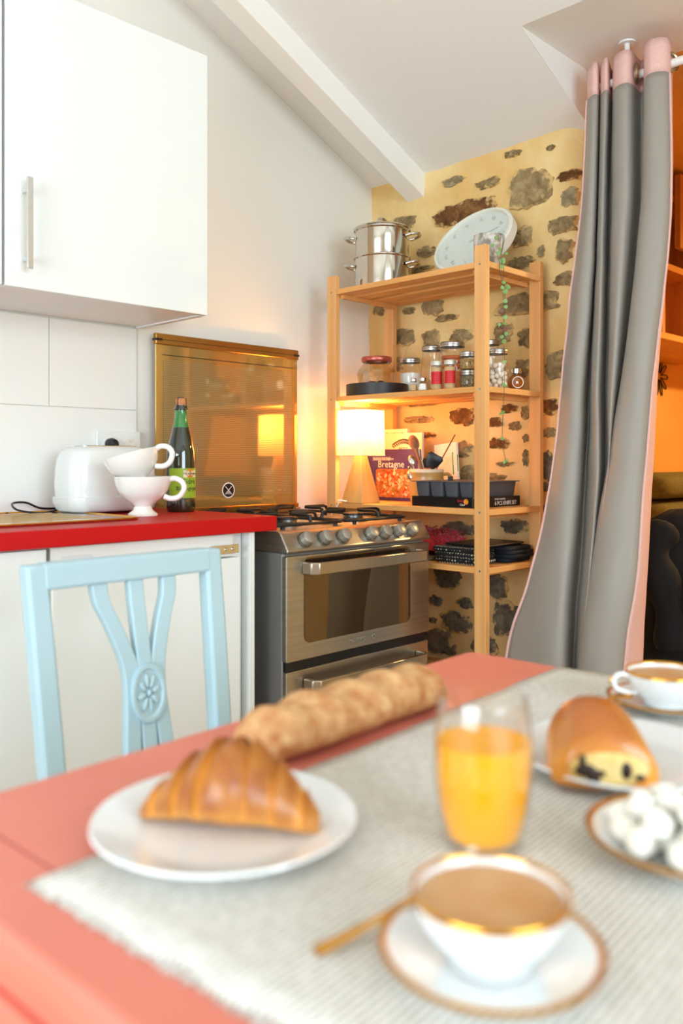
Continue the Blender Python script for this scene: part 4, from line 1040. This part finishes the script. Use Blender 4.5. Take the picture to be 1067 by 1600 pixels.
def sheet(name, rws, mats, lab=None):
    mb = MB().grid([[p-off for p in r][::-1] for r in rws])
    o = obj(name, mb, mats, t, smooth=180, fixn=False, label=lab)
    s = o.modifiers.new('thickness', 'SOLIDIFY'); s.thickness = .0025; s.offset = -1; s.material_offset = 1; s.material_offset_rim = 1
    return o
hc = 12*6+1
ob = sheet('drape', [r[:hc] for r in body_rows], [GREYF, PINKF], 'grey coated face with pink back')
sheet('lining_return', [r[hc-1:] for r in body_rows], [PINKF, PINKF], 'pink woven lining turned towards the room')
sheet('top_band', top_rows, [PINKF, PINKF], 'pink linen header band')
hem = MB(); 
hem.tube([r[0]-off for r in body_rows], .0045, 6)
obj('hem', hem, PINKF, t, label='pink side hem')
hr = smooth_path([K for K in [r[12*6]-off for r in body_rows]], 1)
obj('hem', MB().tube(hr, .004, 6), PINKF, t, label='pink side hem')
zrod = H+1.155
for (u, v, dd) in ((995, 122, 1), (1047, 104, 1)):
    p = onX(u, v, 2.44); p.z = zrod
    M = tr(*(p-off)) @ rot('X', 90) @ rot('Y', 25 if u < 1000 else -30)
    obj('eyelet', MB().tube([(.026*math.cos(2*PI*k/28), .026*math.sin(2*PI*k/28), 0) for k in range(28)], .0055, 8, True, M), mat('nickel_eyelet', 'a89878', .25, 1), t)
t = thing('curtain_rod', 'white round curtain rod under the dormer ceiling', 'curtain rod', (2.45, 1.292, zrod))
obj('pole', MB().lathe([(0, 0), (.0125, 0), (.0125, .57), (0, .57)], 20, rot('X', 90)), ROD, t, smooth=40)
obj('end_socket', MB().lathe([(0, 0), (.02, 0), (.02, .006), (0, .006)], 20, rot('X', 90)), ROD, t)
for s_ in (.112, .55):
    obj('bracket', MB().tube([(0, -s_, 0), (.0, -s_, .06), (0, -s_, DZ-zrod-.003)], .008, 8).lathe([(0, DZ-zrod-.006), (.025, DZ-zrod-.006), (.025, DZ-zrod-.001), (0, DZ-zrod-.001)], 16, tr(0, -s_, 0)), ROD, t)

# ================================================================== NEXT ROOM
t = thing('pine_bunk_shelves', 'orange pine shelving hung high behind the curtain', 'shelves', (3.3, 1.55, H+.52))
PO_X = wood('orange_pine_x', 'd99a4c', 'c07c34', 'x'); PO_Z = wood('orange_pine_z', 'd99a4c', 'b87430', 'z')
for k, z in enumerate((.0, .30, .60)):
    obj('board', MB().box(0, 1.3, 0, .395, z, z+.028), PO_X, t, smooth=0, bevel=.002)
for x in (0, .26, .62, 1.27): obj('upright', MB().box(x, x+.03, .006, .39, .0285 if x else -.1, .70), PO_Z, t, smooth=0, bevel=.002)
obj('back_panel', MB().box(.0, 1.3, .385, .394, .03, .7), PO_X, t, smooth=0)
obj('front_plank', MB().box(.36, .55, -.03, -.002, .40, .72), PO_Z, t, smooth=0, bevel=.003)
for z in (.45, .52, .66): obj('bolt', MB().lathe([(0, 0), (.007, 0), (.006, .003), (0, .004)], 8, tr(.40, -.03, z) @ rot('X', 90)), BLACK, t)
# wire flower on the ochre wall
fc = onY(1030, 588, 1.945)
t = thing('wire_flower', 'dark wire flower ornament on the ochre wall', 'wall ornament', tuple(fc))
WR = mat('dark_wire', '3a2416', .5, .5)
for k in range(10):
    a = 2*PI*k/10; pts = []
    for q in range(13):
        s = q/12; rr_ = .02+.085*math.sin(PI*s)
        aa = a+(s-.5)*.55
        pts.append((rr_*math.cos(aa)*1.0, 0, rr_*math.sin(aa)))
    obj('petal', MB().tube(pts, .003, 5), WR, t)
# coat on a chair
ch_ = Vector((3.0, 1.20, 0))
t = thing('wooden_side_chair', 'brown wooden chair under the black coat in the next room', 'chair', tuple(ch_), -48)
BRW = wood('brown_chair_wood', '6a3a1e', '552c16', 'z')
for x, y in ((-.17, -.17), (.17, -.17), (-.17, .17), (.17, .17)):
    obj('leg', MB().tube([(x*1.08, y*1.08, 0), (x, y, .44 if y > 0 else .86)], [.013, .018], 10), BRW, t)
obj('seat', MB().prism(rrect(-.2, .2, -.2, .2, .04), .44, .465), BRW, t, smooth=0, bevel=.004)
for z in (.60, .76): obj('back_rail', MB().box(-.17, .17, -.18, -.162, z, z+.05), BRW, t, smooth=0)
COAT = mat('black_coat', '070606', .9, col2='0d0b0a', scale=30)
t = thing('black_coat', 'black quilted coat hung over the chair behind the curtain', 'coat', tuple(ch_), -48)
lo = []
n = 40
for z, wx, wy, cy in ((.34, .235, .075, -.21), (.36, .245, .085, -.21), (.5, .25, .095, -.205), (.56, .243, .088, -.205), (.66, .25, .096, -.20), (.76, .24, .085, -.195), (.82, .23, .075, -.19), (.87, .2, .06, -.185), (.90, .14, .04, -.18), (.905, .07, .02, -.18)):
    lo.append([(wx*math.copysign(abs(math.cos(2*PI*k/n))**.7, math.cos(2*PI*k/n))*(1+.03*math.sin(7*2*PI*k/n)), cy+wy*math.sin(2*PI*k/n)*(1+.08*math.sin(5*2*PI*k/n)), z+.012*math.sin(3*2*PI*k/n+1)*(z < .4)) for k in range(n)])
bd = obj('body', MB().rings(lo), COAT, t, smooth=60)
sl = MB()
for s_ in (-1, 1):
    obj('sleeve', MB().tube(smooth_path([(s_*.19, -.24, .84), (s_*.225, -.29, .76), (s_*.2, -.31, .62), (s_*.17, -.30, .48)], 5), [.05+.012*math.sin(k) for k in range(16)], 12), COAT, t, smooth=70)
obj('zipper', MB().tube([(.03, -.312, .80), (.035, -.315, .7), (.035, -.31, .6)], .004, 5), mat('dull_brass', '8a6a3a', .4, .8), t)
# bench with olive bolsters
t = thing('low_chest', 'pale cream chest against the ochre wall in the next room', 'chest', (3.75, 1.70, 0))
CRM = mat('cream_chest', 'e0c896', .6)
obj('body', MB().box(-.35, .9, -.22, .22, .0, .74), CRM, t, smooth=0, bevel=.004)
obj('top', MB().box(-.37, .92, -.235, .235, .7405, .765), CRM, t, smooth=0, bevel=.004)
OLV = mat('olive_fabric', '5c5526', .9, col2='686030', scale=60)
def bolster(lab, z, hx):
    lo = []
    for x, s in ((-hx, .55), (-hx+.01, .82), (-hx+.04, .98), (-hx+.1, 1), (hx-.1, 1), (hx-.04, .98), (hx-.01, .82), (hx, .55)):
        lo.append([(x, .17*s*math.copysign(abs(math.cos(2*PI*k/24))**.6, math.cos(2*PI*k/24)), .06+.059*s*math.copysign(abs(math.sin(2*PI*k/24))**.7, math.sin(2*PI*k/24))) for k in range(24)])
    o = obj('seat_cushion', MB().rings(lo), OLV, None, smooth=70); o.location = (4.02, 1.70, z)
    return tag(o, lab, 'cushion', 'olive cushions on the chest')
bolster('olive cushion lying on the cream chest', .766, .46)
bolster('olive cushion on top of the other olive cushion', .887, .45)
# pendant lamp that lights the next room
t = thing('pendant_lamp', 'small warm pendant lamp hanging in the next room', 'lamp', (4.0, .55, DZ))
obj('cord', MB().tube([(0, 0, 0), (0, 0, -.32)], .003, 6), BLACK, t)
obj('shade', MB().lathe([(.02, -.31), (.05, -.33), (.12, -.42), (.118, -.42), (.048, -.335), (.02, -.315)], 32), WHITEC, t, smooth=60)
obj('bulb', MB().ellipsoid((0, 0, -.355), (.02, .02, .025), 16, 10), BULB, t, smooth=80)
l = bpy.data.lights.new('pendant_light', 'POINT'); l.energy = 60; l.color = (1.0, .66, .26); l.shadow_soft_size = .05
lo_ = bpy.data.objects.new('pendant_light', l); C.objects.link(lo_); lo_.parent = t; lo_.location = (0, 0, -.405)

# ================================================================== CHAIR
CY = 1.30
pl, prr = onY(34, 890, CY+.05), onY(346, 860, CY+.05)
cxm = (pl.x+prr.x)/2; cwid = prr.x-pl.x
t = thing('dining_chair', 'pale blue painted wooden chair with carved medallion back', 'chair', (cxm, CY, 0), 1.5)
# local: x across, y away from the table, z up
rk = .055      # rake of the back
def by(z): return max(0, (z-.46))*rk/.43*1.0
zt = H-.172
hw_ = cwid/2
def stile(s_):
    pts = [(0, .03), (.2, .005), (.45, 0), (.6, by(.6)), (.75, by(.75)), (zt-.012, by(zt)), (zt, by(zt)+.001)]
    lo = []
    for z, y in pts:
        e = .02 if z < .8 else .019
        x = s_*(hw_-.021 - (.012 if z < .46 else .012*(1-(z-.46)/.43)))
        lo.append([(x+dx*e, y+dy*.016, z) for dx, dy in ((-1, -1), (1, -1), (1, 1), (-1, 1))])
    return MB().rings(lo)
for s_ in (-1, 1): obj('back_leg', stile(s_), CHAIRB, t, smooth=30, bevel=.006)
def rail(z0, z1, x, th=.013):
    return MB().add([(sx*x, by(z)+dy*th, z) for z in (z0, z1) for dy in (-1, 1) for sx in (-1, 1)], [(0,2,3,1),(4,5,7,6),(0,1,5,4),(2,6,7,3),(0,4,6,2),(1,3,7,5)])
obj('top_rail', rail(zt-.043, zt+.002, hw_-.03, .0155), CHAIRB, t, smooth=0, bevel=.006)
obj('bottom_rail', rail(.50, .54, hw_-.045), CHAIRB, t, smooth=0, bevel=.004)
zm = .645
mc = 0.012
for k, (xt, xm_, xb) in enumerate(((-.080, -.027, -.036), (-.006, .0, .0), (.066, .027, .036))):
    pts = smooth_path([(xt+mc, 0, zt-.04), (xt*.93+xm_*.07+mc, 0, zt-.075), (xt*.55+xm_*.45+mc, 0, zm+.125), (xm_*1.12+mc, 0, zm+.055), (xm_+mc, 0, zm), (xm_*1.15+mc, 0, zm-.05), (xb+mc, 0, .535)], 5)
    lo = []
    for p in pts:
        w_ = .0155
        lo.append([(p.x-w_, by(p.z)-.009, p.z), (p.x+w_, by(p.z)-.009, p.z), (p.x+w_, by(p.z)+.009, p.z), (p.x-w_, by(p.z)+.009, p.z)])
    obj('splat', MB().rings(lo), CHAIRB, t, smooth=30, bevel=.003)
MM = tr(mc, by(zm)-.008, zm) @ rot('X', 90-7) @ Matrix.Diagonal((.95, 1.42, 1, 1))
md = obj('medallion', MB().lathe([(0, -.006), (.037, -.006), (.038, .004), (.036, .009), (.031, .009), (.028, .005), (0, .004)], 36, MM), CHAIRB, t, smooth=40)
for k in range(8):
    a = 2*PI*k/8
    obj('petal', MB().ellipsoid((.0155, 0, .005), (.0105, .0048, .0045), 10, 6, MM @ rot('Z', math.degrees(a)+10)), CHAIRB, md, smooth=80)
obj('boss', MB().ellipsoid((0, 0, .006), (.005, .005, .005), 10, 6, MM), CHAIRB, md, smooth=80)
obj('seat', MB().prism([(-hw_+.03, .01), (hw_-.03, .01), (hw_+.005, -.40), (-hw_-.005, -.40)], .455, .485), CHAIRB, t, smooth=0, bevel=.006)
obj('seat_apron', MB().prism([(-hw_+.04, -.0), (hw_-.04, -.0), (hw_-.01, -.385), (-hw_+.01, -.385)], .40, .4545), CHAIRB, t, smooth=0)
for s_ in (-1, 1): obj('front_leg', MB().tube([(s_*(hw_-.025), -.365, 0), (s_*(hw_-.025), -.365, .40)], [.012, .019], 4), CHAIRB, t, smooth=0)

# ================================================================== TABLE
TZ = H-.31
trz = 2.2
c0 = Vector((1.146, .822, 0))       # far corner
t = thing('dining_table', 'salmon pink painted wooden dining table', 'table', (c0.x, c0.y, 0), trz)
TW, TL = .908, 1.55                 # across (X) and along (-Y)
obj('table_top', MB().prism(rrect(-TW, 0, -TL, 0, .02), TZ-.026, TZ), SALMON, t, smooth=0, bevel=.005)
def gap(x): return MB().box(x-.0012, x+.0012, -TL+.01, -.01, TZ-.001, TZ+.0003)
obj('leaf_joint', gap(-TW+.066), mat('joint_seam_line', 'b85548', .6), t, smooth=0)  # darker line along the seam of the extension leaf
ap = MB().box(-TW+.025, -TW+.047, -TL+.06, -.06, TZ-.13, TZ-.0265).box(-.047, -.025, -TL+.06, -.06, TZ-.13, TZ-.0265).box(-TW+.047, -.047, -.082, -.06, TZ-.13, TZ-.0265).box(-TW+.047, -.047, -TL+.06, -TL+.082, TZ-.13, TZ-.0265)
obj('apron', ap, SALMON, t, smooth=0)
obj('bead', MB().tube([(-TW+.022, -TL+.06, TZ-.075), (-TW+.022, -.06, TZ-.075)], .006, 8), SALMON, t)
for x in (-TW+.05, -.05):
    for y in (-.07, -TL+.07): obj('leg', MB().box(x-.03, x+.03, y-.03, y+.03, 0, TZ-.0268), SALMON, t, smooth=0, bevel=.004)
# runner
ra, rb, rc = onZ(55, 1383, TZ), onZ(872, 1046, TZ), onZ(410, 1600, TZ)
ang_ = math.degrees(math.atan2(rb.y-ra.y, rb.x-ra.x))
t = thing('woven_runner', 'thick natural woven table mat under the breakfast', 'table mat', (ra.x, ra.y, TZ+.0005), ang_)
rl = (rb-ra).length; P = []
for i in range(31):
    row = []
    for j in range(31):
        x = rl*i/30 + .004*noise.noise(Vector((j*.5, 1, 2))) * (i in (0, 30)); y = -.56*j/30 + .004*noise.noise(Vector((i*.4, 5, 2)))*(j in (0, 30))
        row.append((x, y, .0004))
    P.append(row)
o = obj('cloth', MB().grid(P), WOVEN, t, smooth=40, fixn=False)
s = o.modifiers.new('thickness', 'SOLIDIFY'); s.thickness = .0035; s.offset = 0
o.location.z = .0018
fr = MB(); rnd = random.Random(2)
for k in range(150):
    y = -.56*k/150; fr.tube([(0, y, .0015), (-.004-rnd.uniform(0, .004), y+rnd.uniform(-.001, .001), .001)], .0013, 4)
obj('fringe', fr, WOVEN, t, kind='stuff')
RZ = TZ+.0043
# plates
def plate(lab, u, v, r):
    p = onZ(u, v, RZ)
    o = thing('dessert_plate', lab, 'plate', (p.x, p.y, RZ))
    obj('dish', MB().lathe([(0, .0), (r*.62, 0), (r*.66, .002), (r*.97, .013), (r, .0155), (r*.99, .0175), (r*.95, .0165), (r*.68, .007), (r*.6, .0055), (0, .005)], 64), PORC, o, smooth=60)
    return o
pL = plate('white plate with the croissant on it', 352, 1302, .108)
pR = plate('white plate with the chocolate brioche on it', 972, 1196, .108)
# croissant
def pastry(name, lab, cat, loc, rz): return thing(name, lab, cat, loc, rz)
cA, cB = onZ(226, 1268, RZ+.01), onZ(502, 1292, RZ+.01)
mid = (cA+cB)/2; ang_ = math.degrees(math.atan2(cB.y-cA.y, cB.x-cA.x)); clen = (cB-cA).length*.98
t = pastry('croissant', 'golden flaky croissant on the white plate', 'croissant', (mid.x, mid.y, RZ+.0066), ang_)
ns, nk = 121, 24; loops = []; tone = []
for i in range(ns):
    s = -1+2*i/(ns-1)
    env = max(.0, 1-abs(s)**1.6)**.8
    ph = abs(s)*3.3+.3; fr_ = ph-math.floor(ph)          # rolled layers: steps climbing towards the middle
    step = 1+.16*(1-fr_)*min(1, 3*env)-.05
    rw = (.012+.030*env)*step; rh = (.010+.031*env**1.25)*step
    cx_ = s*clen/2*1.0; cy_ = -.012*(s*s)+.012
    lp = []
    for k in range(nk):
        a = 2*PI*k/nk; z = math.sin(a)
        zz = rh*z if z > 0 else rh*.55*z
        wob = 1+.05*noise.noise(Vector((cx_*50, math.cos(a)*2, z*2)))
        lp.append((cx_+.16*rw*math.cos(a)*(1 if s < 0 else -1), cy_+rw*math.cos(a)*wob, max(0, rh*.55+zz*wob)))
        tone.append(.22+.75*(max(0, fr_-.62)/.38)**1.3 + (.35 if z < -.1 else 0)+.2*(1-env))
    loops.append(lp)
o = obj('crust', MB().rings(loops), CROI, t, smooth=60, fixn=True)
set_tone(o, lambda i, co: tone[i] if i < len(tone) else .5)
# baguette
bA, bB = onZ(362, 1200, TZ+.004), onZ(686, 1095, TZ+.004)
bA = bA+(bB-bA)*.02
mid = (bA+bB)/2; blen = (bB-bA).length; ang_ = math.degrees(math.atan2(bB.y-bA.y, bB.x-bA.x))
t = pastry('baguette', 'crusty floured baguette lying on the pink table', 'bread', (mid.x, mid.y, TZ+.0006), ang_)
ns, nk = 110, 26; loops = []; tone = []
for i in range(ns):
    s = -1+2*i/(ns-1); env = max(0, 1-abs(s)**7)**.55
    loops.append([])
    for k in range(nk):
        a = 2*PI*k/nk; c_, z = math.cos(a), math.sin(a)
        ph = (s*2.6+c_*.28+.2); f_ = ph-math.floor(ph)
        slash = math.exp(-((f_-.5)/.13)**2)*max(0, z)**2*max(0, 1-abs(c_)*1.1)
        r_ = (.004+.029*env)*(1+.10*math.sin(2*PI*f_)*max(0, z)+.06*noise.noise(Vector((s*5, c_*1.5, z*1.5)))-.18*slash)
        loops[-1].append((s*blen/2, r_*c_*1.12+.004*math.sin(s*3), max(0, .022*env+.003+r_*z*(1 if z > 0 else .72))))
        tone.append(.36+.65*slash+.22*noise.noise(Vector((s*9, c_*2, z*2)))-.15*(1-env)+(-.1 if z < 0 else 0))
o = obj('crust', MB().rings(loops), CRUST, t, smooth=70); set_tone(o, lambda i, co: tone[i])
# chocolate brioche: a rounded roll, cut end towards the camera
bp_ = onZ(946, 1232, RZ+.006)
t = pastry('chocolate_brioche', 'glazed golden chocolate brioche roll on the white plate', 'pastry', (bp_.x, bp_.y, RZ+.0064), math.degrees(TH)-6)
ns, nk = 40, 40; loops = []; tone = []      # local x: away from the camera
for i in range(ns):
    s = i/(ns-1); x = -.004+.135*s
    env = min(1, ((s+.015)/.05))**.35*(max(0, 1-(max(0, s-.45)/.55)**2.2))**.6
    hgt = (.045+.022*math.sin(PI*min(1, s*1.0)))*env; wdt = (.047-.006*s)*env
    lp = []
    for k in range(nk):
        a = 2*PI*k/nk; c_, z = math.cos(a), math.sin(a)
        zz = hgt*.30+(hgt*.70*z if z > 0 else -hgt*.30*abs(z)**.35); yy = wdt*math.copysign(abs(c_)**(.9 if z > 0 else .6), c_)*(1.06-.10*max(0, zz/max(hgt, .001)))
        lp.append((x, yy, max(0, zz)))
        dpr = max(0, z)
        tone.append(.9-.75*min(1, max(0, zz/.045-.3)) if s > .02 else .85)
    loops.append(lp)
mb = MB().rings(loops)
o = obj('crust', mb, BRIO, t, smooth=60); set_tone(o, lambda i, co: tone[i])
CRUMB = mat('soft_crumb', 'f0d694', .8, col2='e6c070', scale=60)
obj('crumb', MB().ellipsoid((-.0045, -.002, .019), (.004, .036, .0155), 24, 10), CRUMB, t, smooth=80)
CHOC = mat('dark_chocolate', '2c120c', .4)
for y, z, ry, rz_ in ((.019, .018, .010, .006), (.012, .012, .006, .009), (.022, .027, .003, .006), (.006, .016, .005, .003), (-.017, .019, .005, .008), (-.029, .013, .005, .003)):
    obj('chocolate_piece', MB().ellipsoid((-.008, y, z), (.003, ry, rz_), 12, 8, rot('X', 0)), CHOC, t, smooth=80)
# juice glass
gp = onZ(755, 1318, RZ)
t = thing('juice_glass', 'clear tumbler half full of orange juice', 'glass', (gp.x, gp.y, RZ))
gh = .118
outp = [(0, 0), (.027, 0), (.031, .004), (.0365, .03), (.0395, .06), (.0385, .09), (.0355, gh-.002), (.0350, gh), (.0340, gh), (.0345, gh-.004), (.0372, .09), (.0382, .06), (.0350, .03), (.0295, .008), (0, .0075)]
obj('tumbler', MB().lathe(outp, 48), GLASS, t, smooth=60)
obj('orange_juice', MB().lathe([(0, .0082), (.0285, .0086), (.0345, .03), (.0377, .06), (.0374, .083), (0, .0835)], 48), JUICE, t, smooth=50)
# coffee cups
def coffee(lab, labs, u, v, r_s, hang, cup_lab_group=None):
    p = onZ(u, v, RZ)
    s = thing('saucer', labs, 'saucer', (p.x, p.y, RZ), 0, 'gold rimmed saucers')
    obj('dish', MB().lathe([(0, 0), (r_s*.5, 0), (r_s*.55, .002), (r_s*.98, .014), (r_s*.985, .0165), (r_s*.6, .0075), (r_s*.42, .005), (0, .005)], 56), PORC, s, smooth=60)
    obj('gold_rim', MB().lathe([(r_s*.93, .0153), (r_s*.97, .0172), (r_s*1.0, .0165), (r_s*.995, .0140), (r_s*.97, .0135)], 56), GOLD, s, smooth=60)
    c = thing('coffee_cup', lab, 'cup', (p.x, p.y, RZ+.0056), hang, 'gold rimmed coffee cups')
    CS = Matrix.Diagonal((1, 1, .86, 1))
    obj('bowl', MB().lathe([(0, .002), (.022, 0), (.026, .001), (.0255, .006), (.031, .012), (.040, .025), (.0455, .037), (.0475, .048), (.0458, .048), (.0435, .037), (.038, .026), (.028, .013), (0, .008)], 48, CS), PORC, c, smooth=60)
    obj('gold_rim', MB().lathe([(.0453, .0465), (.0458, .0492), (.0468, .0498), (.0478, .0490), (.0478, .0455)], 48, CS), GOLD, c, smooth=60)
    obj('coffee', MB().lathe([(0, .0425), (.0440, .0425)], 40, CS), COFFEE, c)
    hp = [(.044, 0, .041), (.057, 0, .045), (.066, 0, .036), (.061, 0, .024), (.048, 0, .019), (.037, 0, .018)]
    obj('handle', MB().tube(smooth_path(hp, 5), .0035, 8, False, CS), PORC, c, smooth=60)
    obj('handle_gilding', MB().tube(smooth_path([(x*1.0+.0036, y, z) for x, y, z in hp[1:4]], 4), .0018, 6, False, CS), GOLD, c)
    return p
pc = coffee('white cup of milky coffee with gold rim beside the spoon', 'gold rimmed saucer under the coffee cup beside the juice glass', 766, 1513, .0675, 46)
coffee('white cup of coffee with gold rim behind the brioche plate', 'gold rimmed saucer behind the brioche plate', 1040, 1108, .0700, 138)
# bowl of meringues
bo = onZ(1078, 1338, RZ)
t = thing('serving_dish', 'shallow gold rimmed dish of white sugar lumps', 'dish', (bo.x, bo.y, RZ))
r_s = .078
obj('dish', MB().lathe([(0, 0), (r_s*.6, 0), (r_s*.65, .003), (r_s*.98, .017), (r_s*.985, .0195), (r_s*.65, .009), (r_s*.5, .006), (0, .0055)], 56), PORC, t, smooth=60)
obj('gold_rim', MB().lathe([(r_s*.93, .018), (r_s*.97, .0202), (r_s*1.0, .0195), (r_s*.995, .017), (r_s*.97, .0165)], 56), GOLD, t, smooth=60)
SUG = mat('white_meringue', 'f4f0e4', .85, bump=.4, bscale=90)
rnd = random.Random(21); k = 0
for ring, (cnt, rad, zz) in enumerate(((11, .050, .019), (6, .027, .020), (7, .036, .032), (3, .014, .035))):
    for j in range(cnt):
        a = 2*PI*j/cnt+ring*.5+rnd.uniform(-.1, .1)
        m2 = MB().ellipsoid((0, 0, 0), (.0135, .0115, .0105), 12, 8, rot('Z', rnd.uniform(0, 180)))
        m2.v = [tuple(Vector(q)*(1+.3*noise.noise(Vector(q)*110+Vector((k, 0, 0))))) for q in m2.v]
        o = obj('sugar_lump', m2, SUG, None, smooth=80)
        o.location = (bo.x+rad*math.cos(a), bo.y+rad*math.sin(a), RZ+zz+.001); k += 1
        tag(o, 'rough white sugar lump heaped in the gold rimmed dish', 'sugar lump', 'sugar lumps in the dish')
# gold spoons
def gold_spoon(lab, a, b_, z0, z1):
    d_ = b_-a; ln = d_.length; dv = d_.normalized(); sd = Vector((-dv.y, dv.x, 0))
    t = thing('gold_teaspoon', lab, 'spoon', (a.x, a.y, z0), math.degrees(math.atan2(d_.y, d_.x)), 'gold teaspoons')
    lo = []
    for s, w_, zz in ((0, .0045, .001), (.03, .006, .001), (.25, .0045, .0015), (.55, .0025, .003), (.72, .0025, .004), (.76, .007, .003), (.84, .0125, .001), (.92, .012, .001), (.98, .007, .003), (1, .002, .004)):
        z = zz+(z1-z0)*s
        lo.append([(ln*s, -w_, z), (ln*s, -w_*.5, z-.0006), (ln*s, w_*.5, z-.0006), (ln*s, w_, z), (ln*s, w_*.5, z+.0016), (ln*s, -w_*.5, z+.0016)])
    obj('stem_and_bowl', MB().rings(lo), GOLD, t, smooth=50)
s0_ = onZ(492, 1487, RZ+.002); s1_ = onZ(690, 1395, RZ+.018)
gold_spoon('gold teaspoon resting on the saucer beside the juice glass', s0_, s1_, RZ+.001, RZ+.0185)
s0_ = onZ(888, 1118, RZ+.002); s1_ = onZ(985, 1085, RZ+.018)
gold_spoon('gold teaspoon resting on the saucer behind the brioche plate', s0_, s1_, RZ+.001, RZ+.0185)
